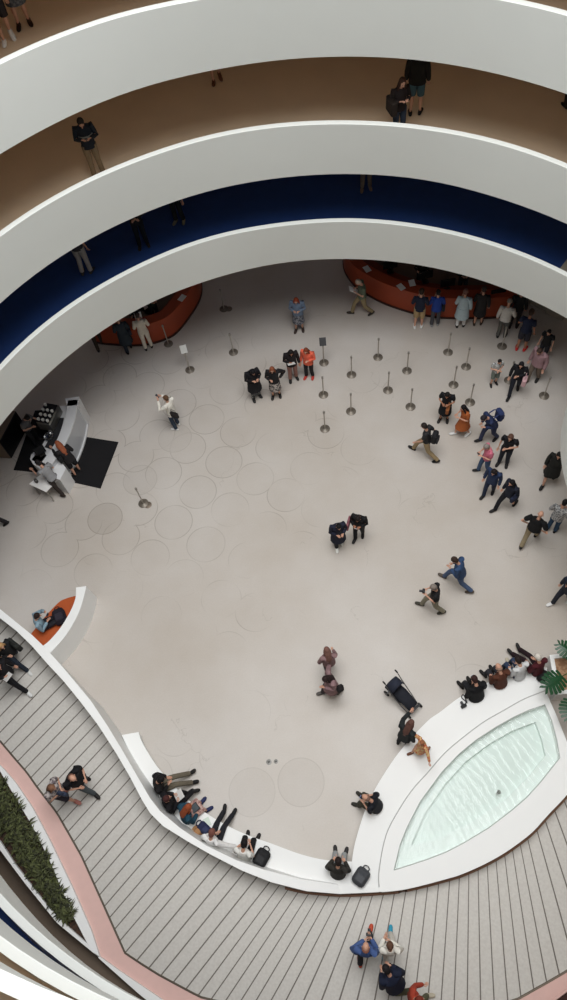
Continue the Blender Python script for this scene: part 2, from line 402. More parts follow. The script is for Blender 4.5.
m = MB(); gq = [P(x, y, .0) for x, y in [(-120,760),(0,846),(57,919),(99,953),(175,1010),(300,1055),(300,1120),(60,1090),(-60,1000),(-160,860)]]; m.prism(gq, .004, .012); struct(m.build('floor_shade_behind_planter', mat((112, 98, 84), .7, var=.1), smooth=False))  # dark sheet: shade in the gap behind the planter, put into floor colour
# planter on the left: white curb around hedge
hin = [(-78,724),(-40,743),(0,771),(15,797),(30,822),(49,859),(71.6,913),(87.6,944)]
hout = [(-78,760),(-40,800),(0,841),(15,864),(32,886),(49,908),(71.6,930),(87.6,944)]
rim_in = [(-78,717),(-40,738),(0,765),(15,782),(32,807),(49,839),(71.6,886),(91,930),(99.5,956.5)]
far = [(-78,775),(-40,812),(0,850),(25,883.5),(57,923),(99,957.5),(140,995),(175,1020)]
def zc(x): return zf(x+50)+.12
W_ri = [P(x, y, zc(x)) for x, y in rim_in]; W_hi = [P(x, y, zc(x)) for x, y in hin]; W_ho = [P(x, y, zc(x)) for x, y in hout]; W_fa = [P(x, y, zc(x)) for x, y in far[:6]]
tail_in = [P(x, y, zc(x)) for x, y in [(99.5,956.5),(122,972.6),(164,1001),(230,1026)]]
tail_out = [P(x, y, zc(x)) for x, y in [(99,957.5+1),(140,995),(175,1022),(215,1045)]]
planter = thing('planter', 'long white curbed planter of low hedge beside the pink ramp border', 'planter', W_hi[3])
off = Vector(W_hi[3])
m = MB()
for A_, B_ in ((W_ri, W_hi+[P(93, 952, zc(93))]), (W_ho+[P(93, 952, zc(93))], W_fa)):
    a = resample(A_, 60); b = resample(B_, 60)
    m.rings([[Vector((p.x, p.y, p.z)), Vector((q.x, q.y, q.z)), Vector((q.x, q.y, -.02)), Vector((p.x, p.y, -.02))] for p, q in zip(a, b)])
a = resample(tail_in, 20); b = resample([P(98, 957.5, zc(99))]+tail_out, 20)
m.rings([[Vector((p.x, p.y, p.z)), Vector((q.x, q.y, q.z)), Vector((q.x, q.y, -.02)), Vector((p.x, p.y, -.02))] for p, q in zip(a, b)])
m.build('curb', BENCHW, planter, off=off)
m = MB(); a = resample(W_hi, 40); b = resample(W_ho, 40)
m.rings([[p-Vector((0, 0, .1)), q-Vector((0, 0, .1)), Vector((q.x, q.y, .0)), Vector((p.x, p.y, .0))] for p, q in zip(a, b)])
m.build('soil', two_tone((48, 32, 22), (72, 48, 34), 14), planter, off=off)
# hedge foliage: strap leaves
GREENS = [mat((74, 78, 48), .6, var=.3, scale=6), mat((96, 102, 62), .6, var=.3, scale=6), mat((46, 48, 30), .6, var=.3, scale=6)]
m = MB(); a = resample(W_hi, 50); b = resample(W_ho, 50); rnd = random.Random(3)
for i in range(2600):
    s = rnd.random()**.8; s = 1-s if rnd.random() < .5 else s; t = .06+.7*rnd.random()
    j = min(48, int(s*49)); p = a[j].lerp(a[j+1], s*49-j if s*49-j < 1 else .5).lerp(b[j], t)
    wd = (a[j]-b[j]).length
    if wd < .25: continue
    an = rnd.random()*2*PI; ln = .14+.16*rnd.random(); h = .08+.12*rnd.random(); d = Vector((math.cos(an), math.sin(an), 0)); sd = Vector((-d.y, d.x, 0))*(.014+.012*rnd.random())
    z0 = Vector((p.x, p.y, p.z-.1+.1*rnd.random())); m.mi = rnd.choice((0, 0, 1, 2))
    q1 = z0+d*ln*.45+Vector((0, 0, h*.75)); q2 = z0+d*ln+Vector((0, 0, h*.7))
    v0 = m.v(z0-sd*.5); v1 = m.v(z0+sd*.5); v2 = m.v(q1+sd); v3 = m.v(q1-sd); v4 = m.v(q2); m.f((v0, v1, v2, v3)); m.f((v3, v2, v4))
hd = m.build('hedge', GREENS, planter, smooth=False, off=off); hd['kind'] = 'stuff'
# dark red-brown patch with pink edging at the far right corner
m = MB(); cpt = [P(x, y, .1) for x, y in [(551,1002),(567,990),(600,964),(640,1000),(600,1060)]]
dp = thing('planter', 'dark red-brown patch cut off by the bottom right corner of the photo', 'planter', cpt[0]); m.prism(cpt, 0, .1)
m.build('soil', two_tone((46, 26, 22), (62, 34, 28), 9), dp, off=Vector(cpt[0]))
m = MB(); m.tube([p+Vector((0, 0, .02)) for p in cpt+cpt[:1]], [.03]*6, 6, round_=False); m.build('edging', PINK, dp, off=Vector(cpt[0]))

# white bench below the parapet
bo_px = [(138.7,732),(142,742),(155,763.5),(168,779),(185,797),(206,813),(229,826.5),(250,836),(270,843),(300,854),(326,860),(352,861.5)]
bi_px = [(121.7,735),(128,748),(141,770),(155,790),(165,804),(182,823),(211.5,841),(236,855),(262,866),(300,877.5),(325,882.5),(352,886)]
bench = thing('bench', 'long curved white bench built along the ramp parapet at lower left', 'bench', P(150, 790, 0)+Vector((.3, .3, 0)))
bo = resample(cr_spline([P(x, y, .45) for x, y in bo_px], 5), 80); bi = resample(cr_spline([P(x, y, .45) for x, y in bi_px], 5), 80)
off = Vector(bench.location); m = MB()
m.rings([[Vector((p.x, p.y, .45)), Vector((q.x, q.y, .45)), Vector((q.x, q.y, .36)), Vector((p.x, p.y, .36))] for p, q in zip(bo, bi)]); m.build('seat', BENCHW, bench, off=off)
m = MB(); m.rings([[p.lerp(q, .1)-Vector((0, 0, .09)), q-Vector((0, 0, .09)), Vector((q.x, q.y, 0)), Vector((p.lerp(q, .1).x, p.lerp(q, .1).y, 0))] for p, q in zip(bo, bi)]); m.build('base', WHITE, bench, off=off)

# fountain
fo = [P(x, y, .45) for x, y in [(352,887),(351.5,872),(352,860),(355,843),(363,816),(370,800),(379,782),(400,751),(426.5,722),(440,712),(460,697),(480,686),(500,678),(525,670.5),(547,667.5)]]
fl_ = [(379,887),(379,870),(386,835),(400,808),(413,789),(426.5,774),(445,753),(465,736),(484,722),(503,711),(523.6,699.5),(545,691)]
fi = [P(x, y, .45) for x, y in fl_]
pool_px = [(394,870),(400,845),(407,827.5),(420,802),(442,772),(459,754),(476,740),(495,727.5),(514.6,716.5),(530,709.5),(545,704.5),(552,721),(557,740),(560,757.5),(541,781.6),(527,797),(510.7,811),(489,827.5),(465,842),(446,852),(426.5,859.5)]
deep_px = [(411,845),(424,815),(445,784),(466,761),(490,743),(512,730.5),(535.6,721.5),(542,738),(546,755),(530,775),(505,800),(470,823),(440,838)]
rim_px = [(352,893.6),(376,892.5),(407,889),(450,878),(465,873),(485,864),(503,854),(519,843),(533.7,831),(550,813),(567,795),(590,766)]
ftn = thing('fountain', 'lens-shaped white fountain with pale green rippling water', 'fountain', P(350, 890, 0)); off = Vector(ftn.location)
def hole_prism(outer, inner, z0, z1, name, m_, parent, off):
    bm = bmesh.new()
    def loop(pts, z): 
        vs = [bm.verts.new((p.x-off.x, p.y-off.y, z-off.z)) for p in pts]
        return vs, [bm.edges.new((vs[i], vs[(i+1) % len(vs)])) for i in range(len(vs))]
    vo, eo = loop(outer, z1); vi, ei = loop(inner, z1)
    bmesh.ops.triangle_fill(bm, use_beauty=True, use_dissolve=False, edges=eo+ei)
    for vs in (vo, vi):
        lo = [bm.verts.new((v.co.x, v.co.y, z0-off.z)) for v in vs]
        for i in range(len(vs)): j = (i+1) % len(vs); bm.faces.new((vs[i], vs[j], lo[j], lo[i]))
    bmesh.ops.recalc_face_normals(bm, faces=bm.faces)
    me = bpy.data.meshes.new(name); bm.to_mesh(me); bm.free(); me.materials.append(m_)
    o = bpy.data.objects.new(name, me); COL.objects.link(o); o.parent = parent; return o
fos = cr_spline(fo[2:], 5); fis = cr_spline(fi, 5)
m = MB(); a = resample([fo[0], fo[1]]+fos, 90); b = resample(fis, 90)
m.rings([[Vector((p.x, p.y, .45)), Vector((q.x, q.y, .45)), Vector((q.x, q.y, .0)), Vector((p.lerp(q, .08).x, p.lerp(q, .08).y, .0))] for p, q in zip(a, b)]); m.build('seat_ledge', BENCHW, ftn, off=off)
rimw = cr_spline([P(x, y, .52) for x, y in rim_px], 4)
sur = [P(379, 891.5, .52)]+[p for p in rimw if p.x > P(381, 891, .52).x]+[P(585, 772, .52), P(567, 741, .52), P(557, 716, .52)]+[Vector((p.x, p.y, .52)) for p in fis[::-1]]
pool = [P(x, y, .52) for x, y in pool_px]; deep = [P(x, y, .3) for x, y in deep_px]
hole_prism(sur, pool, 0, .50, 'surround', BENCHW, ftn, off)
POOLM = mat((232, 238, 235), .6, var=.05, scale=2.5, name='pool_floor')
hole_prism(pool, deep, .1, .26, 'pool_step', POOLM, ftn, off)
m = MB(); m.prism(deep, .02, .1); m.build('pool_floor', mat((228, 236, 232), .6, var=.06, scale=2.5), ftn, off=off, smooth=False)
m = MB(); m.prism([Vector((p.x, p.y, 0)) for p in pool], .455, .46)
wt = m.build('water', water_material(), ftn, off=off, smooth=False)
m = MB(); fz = [Vector((p.x, p.y, .502)) for p in fis]; m.tube(fz, [.014]*len(fz), 5, round_=False); m.build('seam', mat((186, 186, 184), .8), ftn, off=off)
m = MB(); fz = [Vector((p.x, p.y, .5)) for p in pool+pool[:1]]; m.tube(fz, [.012]*len(fz), 5, round_=False); m.build('pool_edge', mat((176, 184, 178), .6), ftn, off=off)
m = MB(); nz = P(499, 792, .41); m.lathe([(.03, .1), (.03, .36), (.05, .4), (.03, .44), (.01, .45)], Vector((nz.x, nz.y, 0)), 12); m.build('nozzle', STEEL, ftn, off=off)
# wedge of white rim joining bench, parapet and fountain
m = MB(); m.prism([P(x, y, .5) for x, y in [(325,882.5),(352,886),(379,886),(379.5,892),(341,893.8),(330,893)]], 0, .47)
struct(m.build('trim_rim_join', BENCHW, smooth=False))
# kerb line between ramp and fountain, reddish brown
m = MB(); kr = cr_spline([P(x, y+1.6, .06) for x, y in [(285,886.5),(306,891),(341,894)]+rim_px[1:]], 4); m.tube(kr, [.03]*len(kr), 6, round_=False); struct(m.build('trim_ramp_kerb', mat((140, 104, 82), .6)))

# ------------------------------------------------------------------ planter with monstera at the right edge
mp = [P(x, y, .62) for x, y in [(549.5,655),(592,650),(598,690),(556,695)]]
pl = thing('planter', 'white square planter with split-leaf plant at the right edge beyond the fountain', 'planter', (mp[0].x, mp[0].y, 0)); off = Vector(pl.location)
cen = sum(mp, Vector())/4; inn = [p.lerp(cen, .2) for p in mp]
hole_prism(mp, inn, 0, .62, 'box', BENCHW, pl, off)
m = MB(); m.prism(inn, .3, .55); m.build('soil', two_tone((150, 112, 84), (176, 140, 110), 12), pl, off=off, smooth=False)
plant = thing('monstera_plant', 'split-leaf plant with big dark green leaves in the white box at right edge', 'plant', (cen.x, cen.y, .55)); off = Vector(plant.location)
LEAF = mat((30, 70, 42), .35, var=.3, scale=5, name='leaf'); STEMM = mat((62, 96, 50), .5)
def monstera(c, size, yaw, tilt):
    m = MB(); M = Matrix.Rotation(yaw, 3, 'Z') @ Matrix.Rotation(tilt, 3, 'X')
    def T_(x, y): return Vector(c)+M @ Vector((x*size, y*size, .12*size*(1-abs(x)*2.2)-.25*size*y*y))
    k = 7
    for sd in (-1, 1):
        for i in range(k):
            y0 = -.28+.95*i/k; y1 = y0+.95/k*.8; w = .5*math.sin(PI*min(1, (i+1.6)/(k+1.3)))**.7; dr = .2*(i/k)-.04
            pts = [T_(0, y0*.9), T_(sd*w*.5, y0+dr*.5), T_(sd*w*.92, y0+dr), T_(sd*w, (y0+y1)/2+dr+.02), T_(sd*w*.88, y1+dr+.03), T_(sd*w*.45, y1+dr*.5+.02), T_(0, y1*.9+.05)]
            ids = [m.v(p) for p in pts]; m.f(ids if sd < 0 else ids[::-1])
    lf = m.build('leaf', LEAF, plant, smooth=False, off=off)
    s2 = MB(); base = Vector((cen.x, cen.y, .5)); tip = T_(0, -.25); mid = base.lerp(tip, .5)+Vector((0, 0, .18)); s2.tube([base, mid, tip], [.016, .013, .01], 6); s2.build('stem', STEMM, plant, off=off)
for (x, y), z, s, yw in (((557, 680), 1.25, .62, 2.2), ((570, 706), 1.2, .55, 2.9), ((569, 652), 1.3, .5, .9), ((582, 672), 1.5, .6, 5.0), ((586, 700), 1.1, .55, 3.9)):
    monstera(P(x, y, z), s, yw, .15)

# ------------------------------------------------------------------ orange bench with curved white back
ob = thing('curved_bench', 'orange cushioned bench with curved white back behind the ramp parapet', 'bench', P(60, 620, 0)); off = Vector(ob.location)
bi_ = cr_spline([P(x, y, .95) for x, y in [(76,587.5),(75.5,598),(70.5,611),(61,627),(50,640),(42,646.5)]], 5); bo_ = cr_spline([P(x, y, .95) for x, y in [(86,586),(85,592),(79,612),(67,633.5),(53,650),(48,654.5)]], 5)
bi_ = resample(bi_, 40); bo_ = resample(bo_, 40)
m = MB(); m.rings([[Vector((p.x, p.y, 0)), Vector((p.x, p.y, .95)), Vector((q.x, q.y, .95)), Vector((q.x, q.y, 0))+(Vector((q.x-p.x, q.y-p.y, 0)).normalized()*.04)] for p, q in zip(bi_, bo_)]); m.build('backrest', BENCHW, ob, off=off)
ORS = mat((178, 84, 40), .7, var=.1, scale=6, name='orange_fabric')
le = resample(cr_spline([P(x, y, .45) for x, y in [(79,595),(66,598.5),(58,603),(44,618),(31,634),(29,637)]], 5), 40)
m = MB(); m.rings([[Vector((p.x, p.y, .36)), Vector((p.x, p.y, .45)), Vector((q.x, q.y, .45)), Vector((q.x, q.y, .36))] for p, q in zip(le, bi_)]); m.build('seat_cushion', ORS, ob, off=off)
m = MB(); m.rings([[Vector((p.lerp(q, .1).x, p.lerp(q, .1).y, 0)), Vector((p.lerp(q, .1).x, p.lerp(q, .1).y, .36)), Vector((q.x, q.y, .36)), Vector((q.x, q.y, 0))] for p, q in zip(le, bi_)]); m.build('base', WHITE, ob, off=off)

# ------------------------------------------------------------------ reception desks
DESK = mat((160, 70, 42), .42, var=.1, scale=2.2, name='orange_lacquer'); DESKD = mat((120, 50, 32), .5, var=.1)
def desk(label, base, wide, inward):
    b = resample(cr_spline([P(x, y, 0) for x, y in base], 5), 60); c = sum(b, Vector())/len(b)
    o = thing('reception_desk', label, 'desk', (c.x, c.y, 0)); off = Vector(o.location)
    ins = []
    for i, p in enumerate(b):
        t = (b[min(i+1, 59)]-b[max(i-1, 0)]).normalized(); n = Vector((-t.y, t.x, 0))*inward; ins.append(n)
    m = MB(); m.rings([[p, p+Vector((0, 0, 1.0)), p+n*.09+Vector((0, 0, 1.0)), p+n*.09] for p, n in zip(b, ins)]); m.build('front_panel', DESK, o, off=off)
    m = MB(); m.rings([[p-n*.03+Vector((0, 0, 1.0)), p-n*.03+Vector((0, 0, 1.05)), p+n*.36+Vector((0, 0, 1.05)), p+n*.36+Vector((0, 0, 1.0))] for p, n in zip(b, ins)]); m.build('transaction_shelf', DESK, o, off=off)
    m = MB(); m.rings([[p+n*.09+Vector((0, 0, .70)), p+n*.09+Vector((0, 0, .75)), p+n*wide+Vector((0, 0, .75)), p+n*wide+Vector((0, 0, .70))] for p, n in zip(b, ins)]); m.build('worktop', DESKD, o, off=off)
    m = MB(); m.rings([[p-n*.015, p-n*.015+Vector((0, 0, .1)), p+n*.02+Vector((0, 0, .1)), p+n*.02] for p, n in zip(b, ins)]); m.build('plinth', mat((60, 30, 22), .5), o, off=off)
    return b, ins
db, di = desk('long curved orange reception desk at the back right under the lower ramp', [(343,262),(345,273),(355,287),(370,297),(386,305),(410,313),(430,317),(450,319),(491,318.5),(512,316)], .85, 1)
db2, di2 = desk('curved orange desk at the back left under the lower ramp', [(96,343),(111,345),(143,345.8),(168,339),(181,329),(196,308),(202,293),(201,278)], .62, 1)
def desk_item(b, n, i, d, z): p = b[i]+n[i]*d; return Vector((p.x, p.y, z))
DESK_SHADE = mat((96, 78, 66), .6, var=.08, name='desk_shade')  # shade under the ramp behind the desks, painted as dark floor sheets
for nm_, b_l, n_l, w0, w1 in (('floor_reception_shade_right', db, di, .1, 3.6), ('floor_reception_shade_left', db2, di2, .1, 1.7)):
    m = MB(); m.rings([[p+n*w0+Vector((0, 0, .001)), p+n*w0+Vector((0, 0, .008)), p+n*w1+Vector((0, 0, .008)), p+n*w1+Vector((0, 0, .001))] for p, n in zip(b_l, n_l)]); struct(m.build(nm_, DESK_SHADE, smooth=False))
# papers and monitors on the desks
def sheet(loc, rot, label, group=None, w=.21, h=.3, c=(226, 222, 214), tilt=0):
    m = MB(); M = Matrix.Rotation(rot, 3, 'Z') @ Matrix.Rotation(tilt, 3, 'X'); m.box(Vector((0, 0, .004)), (w, h, .006), M, .002)
    o = m.build('paper_sheet', mat(c, .7, var=.03)); o.location = loc; return tag(o, label, 'paper', group)
sheet(P(367, 269, 1.06), .5, 'white sheet lying on the left end of the right reception desk')
sheet(P(401, 287, 1.06), .6, 'white sheet on the shelf of the right desk behind the reading man')
sheet(P(412, 283, 1.06), .2, 'white sheet beside the head of the man in navy at the desk')
sheet(P(182, 298, 1.06), -.5, 'white sheet on the right end of the left orange desk')
def monitor(loc, rot, label):
    o = thing('monitor', label, 'monitor', loc, rot, 'monitors on the reception desks')
    m = MB(); m.box((0, 0, .3), (.5, .04, .32)); m.build('screen', BLACK, o)
    m = MB(); m.tube([(0, .03, .02), (0, .04, .2)], [.02, .02], 6); m.build('stand', DARKM, o)
    m = MB(); m.box((0, .04, .01), (.22, .18, .02)); m.build('base', DARKM, o)
for x, y, lb in ((390, 271, 'black computer monitor on the right desk, leftmost of four'), (425, 281, 'black computer monitor on the right desk beside the man in navy'), (447, 289, 'black computer monitor on the right desk in front of the pale blue coat'), (497, 299, 'black computer monitor near the right end of the right desk')):
    monitor(P(x, y, .75), PI+.2, lb)
monitor(P(140, 312, .75), PI-.5, 'black computer monitor on the left orange desk')
# low white cabinets behind the queue at the right
for i, (x, y) in enumerate(((522, 300), (538, 309), (553, 318))):
    c = P(x, y, 0); cb = thing('low_cabinet', ('low pale cabinet right of the reception desk, leftmost of three', 'low pale cabinet right of the reception desk, middle of three', 'low pale cabinet right of the reception desk, nearest the right edge')[i], 'cabinet', c, -.62, 'low cabinets behind the queue')
    m = MB(); m.box((0, .25, .32), (.66, .5, .6)); m.build('body', mat((150, 142, 130), .7), cb)
    m = MB(); m.box((0, -.01, .32), (.6, .03, .5)); m.build('door', mat((160, 152, 140), .7), cb)
    m = MB(); m.box((0, .25, .64), (.68, .54, .04)); m.build('top', mat((176, 170, 160), .6), cb)

# ------------------------------------------------------------------ stanchions
def stanchion_proto(label):
    o = thing('stanchion', label, 'stanchion', group='queue posts on the lobby floor')
    m = MB(); m.lathe([(.16, 0), (.165, .012), (.15, .022), (.05, .034), (.03, .05)], n=20); m.build('base', mat((118, 110, 100), .4, .3), o)
    m = MB(); m.tube([(0, 0, .04), (0, 0, .93)], [.021, .021], 8, round_=False); m.build('post', mat((168, 162, 152), .4, .3), o)
    m = MB(); m.lathe([(.03, .9), (.034, .91), (.034, .985), (.02, 1.0)], n=12); m.build('belt_head', mat((140, 136, 128), .4, .3), o)
    return o
S = [((233.5,352.5), 'lone silver queue post right of the left desk, halfway to the two women in black'), ((378,357.5), 'silver queue post below the man reading paper'), ((351.5,375), 'queue post right of the woman in coral, topmost of its column'),
     ((407,371), 'queue post in the middle of the field of posts'), ((448,352.5), 'queue post below the people in blue at the desk'), ((466,367), 'queue post just right of and below the post near the pale blue coat'),
     ((388,390.5), 'queue post between the centre columns, left of centre'), ((323.5,395), 'queue post directly under the dark sign post'), ((351,411.5), 'queue post lower end of the middle column'),
     ((410.5,407), 'queue post left of the woman in black with brown bag'), ((453.5,385), 'queue post directly above the woman in black with brown bag'), ((470,402.5), 'queue post just above the woman in orange dress'),
     ((544,396), 'queue post alone at the far right of the queue'), ((325,429), 'queue post at the bottom of the left column'), ((143.5,503.5), 'lone queue post on the open floor right of the black mats'),
     ((168.5,344), 'queue post touching the left orange desk'), ((502,346.5), 'queue post base at the shoes of the grey-trousered visitor'), ((509,380.5), 'queue post half hidden behind the woman with the pink and white bag'), ((224,309), 'short queue post in the shade right of the left desk')]
st0 = None
for (x, y), lb in S:
    if st0 is None: st0 = stanchion_proto(lb); o = st0
    else: o = copy_tree(st0); o['label'] = lb
    o.location = P(x, y, 0)
def sign_stanchion(x, y, lb, col, tl):
    o = copy_tree(st0); o.name = 'sign_stanchion'; o['label'] = lb; o['category'] = 'sign stand'; del o['group']; o.location = P(x, y, 0); o.rotation_euler = (0, 0, tl)
    m = MB(); m.box((0, -.02, 1.14), (.22, .02, .28), Matrix.Rotation(-.6, 3, 'X')); m.build('sign_plate', col, o)
sign_stanchion(190, 370, 'queue post with white sign plate above the man in white jacket', mat((214, 214, 210), .5), .3)
sign_stanchion(324, 363, 'queue post with dark sign plate right of the woman in coral', mat((70, 70, 72), .5), .1)
# second floor plates
for x, y, lb in ((148, 505, 'small grey floor plate beside the lone queue post'), (229, 309, 'small reddish floor plate in the shade by the left desk')):
    m = MB(); m.lathe([(.12, 0), (.12, .012), (.09, .02)], n=18); o = m.build('floor_plate', mat((128, 116, 104), .4, .5)); o.location = P(x, y, 0); tag(o, lb, 'floor plate')
for x, y, lb, r in ((269, 762, 'round dark floor outlet above the two faint circles', .075), (276, 761.5, 'smaller broken round floor outlet right of the dark one', .06)):
    m = MB(); m.lathe([(r, 0), (r, .008), (r*.7, .01)], n=16); m.mi = 1; m.box((0, 0, .012), (r*1.1, r*.25, .006)); m.box((0, 0, .013), (r*.25, r*1.1, .006))
    o = m.build('floor_outlet', [mat((110, 108, 104), .4, .5), mat((40, 40, 40))]); o.location = P(x, y, 0); tag(o, lb, 'floor outlet')

# ------------------------------------------------------------------ coffee bar
MATB = mat((24, 23, 25), .9, var=.15, scale=30, name='rubber')
for pts, lb in (([(87,437),(118.5,442),(100.5,488.5),(69,481.5)], 'black floor mat in front of the white coffee bar'), ([(35,410.5),(70,409),(38,472.5),(13.5,470)], 'black floor mat behind the white coffee bar')):
    w = [P(x, y, .012) for x, y in pts]; c = sum(w, Vector())/4; m = MB(); m.prism(w, 0, .012); o = m.build('floor_mat', MATB, smooth=False, off=Vector((c.x, c.y, 0))); o.location = (c.x, c.y, 0); tag(o, lb, 'mat')
bar = thing('coffee_bar', 'curved white coffee bar with raised front on the left of the floor', 'counter', P(70, 455, 0)); off = Vector(bar.location); off_bar = off
BARW = mat((222, 222, 222), .3, var=.02, name='bar_white', spec=.5)
bb = resample(cr_spline([P(x, y, 0) for x, y in [(88,420),(86.5,432),(84,443),(79,457),(71.5,471),(62,484)]], 5), 40)
bn = []
for i, p in enumerate(bb):
    t = (bb[min(i+1, 39)]-bb[max(i-1, 0)]).normalized(); bn.append(Vector((t.y, -t.x, 0)))
if bn[20].x > 0: bn = [-n for n in bn]
up = lambda h: Vector((0, 0, h))
m = MB(); m.rings([[p, p+up(1.12), p+n*.06+up(1.12), p+n*.06] for p, n in zip(bb, bn)]); m.build('front_panel', mat((196, 198, 202), .25, var=.02, spec=.6), bar, off=off)
m = MB(); m.rings([[p-n*.03+up(1.12), p-n*.03+up(1.17), p+n*.3+up(1.17), p+n*.3+up(1.12)] for p, n in zip(bb, bn)]); m.build('top_shelf', BARW, bar, off=off)
m = MB(); m.rings([[p+n*.06+up(.0), p+n*.06+up(.9), p+n*.85+up(.9), p+n*.85+up(0)] for p, n in zip(bb, bn)]); m.build('worktop', BARW, bar, off=off)
m = MB(); m.rings([[p-n*.05, p-n*.05+up(.08), p+n*.0+up(.08), p+n*.0] for p, n in zip(bb, bn)]); m.build('base_step', BARW, bar, off=off)
m = MB(); m.prism([P(x, y, 1.17) for x, y in [(65,398.5),(79,396.5),(78,405),(67,406)]], 0, 1.17); m.build('end_pillar', BARW, bar, off=off)
e0 = P(38, 466, .8); m = MB(); m.prism([P(x, y, .9) for x, y in [(31,455),(36,450),(62,463),(66,468),(60,480),(50,476),(33,464),(30,459)]], 0, .9); m.build('rounded_end', BARW, bar, off=off)
# espresso machine
bd_ = P(66, 421, .9)-P(54, 447, .9); br_ = math.atan2(-bd_.x, bd_.y)
ep = P(52, 421, .9); em = thing('espresso_machine', 'steel and black espresso machine with white cups on top behind the bar', 'coffee machine', ep, br_)
m = MB(); m.box((0, 0, .22), (.5, .8, .4), r=.04); m.build('body', STEEL, em)
m = MB(); m.box((-.02, 0, .43), (.44, .74, .03)); m.build('cup_tray', BLACK, em)
m = MB(); m.box((-.3, 0, .08), (.18, .7, .05)); m.build('drip_tray', BLACK, em)
for i in range(2): m = MB(); m.tube([(-.25, -.2+.4*i, .25), (-.4, -.2+.4*i, .2)], [.035, .02], 8); m.build('group_head', DARKM, em)
cup0 = None
for i in range(10):
    loc = ep+Matrix.Rotation(br_, 3, 'Z') @ Vector((-.14+.16*(i % 3)-.02, -.3+.19*(i//3), .445))
    if cup0 is None:
        m = MB(); m.lathe([(.03, 0), (.045, .03), (.05, .085), (.046, .085), (.04, .03), (.005, .015)], n=12); cup0 = m.build('cup', mat((238, 236, 230), .3)); c = cup0
    else: c = cup0.copy(); COL.objects.link(c)
    c.location = loc; tag(c, 'white cup standing on top of the espresso machine', 'cup', 'white cups on the espresso machine')
gp = P(50, 438, .9); gr = thing('milk_pitcher_bowl', 'round shiny steel bowl on the bar worktop in front of the espresso machine', 'bowl', gp)
m = MB(); m.lathe([(.08, 0), (.14, .04), (.17, .12), (.16, .12), (.13, .05), (.02, .02)], n=20); m.build('bowl', mat((190, 190, 190), .15, .95), gr)
m = MB(); m.ellipsoid((.03, 0, .12), (.07, .07, .06)); m.build('lid_knob', mat((60, 60, 60), .3, .5), gr)
cg = P(42, 454, .9); g2 = thing('card_terminal', 'black till screen on the rounded end of the coffee bar', 'till', cg, .6)
m = MB(); m.box((0, 0, .22), (.34, .03, .26), Matrix.Rotation(-.4, 3, 'X')); m.build('screen', BLACK, g2)
m = MB(); m.tube([(0, .0, .0), (0, .02, .18)], [.03, .02], 8); m.build('stand', BLACK, g2)
m = MB(); m.box((0, 0, .01), (.2, .2, .02)); m.build('base', DARKM, g2)
m = MB(); wq = [p+n*.46 for p, n in zip(bb, bn)][8:30]; wr_ = [p+n*.72 for p, n in zip(bb, bn)][8:30]
m.rings([[Vector((p.x, p.y, .9)), Vector((p.x, p.y, .925)), Vector((q.x, q.y, .925)), Vector((q.x, q.y, .9))] for p, q in zip(wq, wr_)]); m.build('work_tray', mat((52, 52, 54), .35), bar, off=off_bar)
# low white side table
tp = [P(x, y, .72) for x, y in [(29,484),(47,469),(60,477),(46,492)]]; tc_ = sum(tp, Vector())/4
tb = thing('side_table', 'small white table at the end of the coffee bar', 'table', (tc_.x, tc_.y, 0)); off = Vector(tb.location)
m = MB(); m.prism(tp, .69, .72); m.build('tabletop', mat((232, 230, 226), .4), tb, off=off, smooth=False)
for p in tp:
    q = p.lerp(tc_, .15); m = MB(); m.tube([(q.x, q.y, .01), (q.x, q.y, .69)], [.02, .02], 6); m.build('leg', STEEL, tb, off=off)
for k, (x, y, lb) in enumerate(((37, 482, 'small dark jar on the left of the white side table'), (50, 470, 'small dark jar on the right of the white side table'))):
    q = P(x, y, .72); j = thing('jar', lb, 'jar', q); m = MB(); m.lathe([(.05, 0), (.055, .02), (.055, .13), (.04, .14)], n=12); m.build('body', mat((70, 66, 62), .3), j)
    m = MB(); m.lathe([(.045, .14), (.045, .165), (.03, .17)], n=12); m.build('lid', STEEL, j)
# recycling bins
rb = [P(x, y, 0) for x, y in [(27,428),(11,459),(-16,457),(2,426)]]; cc = sum(rb, Vector())/4
rbo = thing('recycling_bins', 'brown top bin cabinet with black front panel at the left edge', 'bin', (cc.x, cc.y, 0)); off = Vector(rbo.location)
m = MB(); m.prism(rb, .04, 1.0); m.build('body', mat((122, 108, 92), .6), rbo, off=off, smooth=False)
a_, b_ = rb[0], rb[1]; n_ = (a_-b_).normalized(); nn = Vector((n_.y, -n_.x, 0)); nn = nn if nn.x > 0 else -nn
m = MB(); m.prism([a_-n_*.02, b_+n_*.02, b_+n_*.02+nn*.03, a_-n_*.02+nn*.03], .03, .99); m.build('front_panel', mat((22, 24, 26), .3), rbo, off=off, smooth=False)
for t in (.25, .75):
    q = rb[0].lerp(rb[1], t)-nn*.42; m = MB(); m.lathe([(.15, 1.0), (.15, 1.012), (.11, 1.015)], Vector((q.x, q.y, 0)), 20); m.build('opening', mat((84, 60, 42), .5), rbo, off=off)

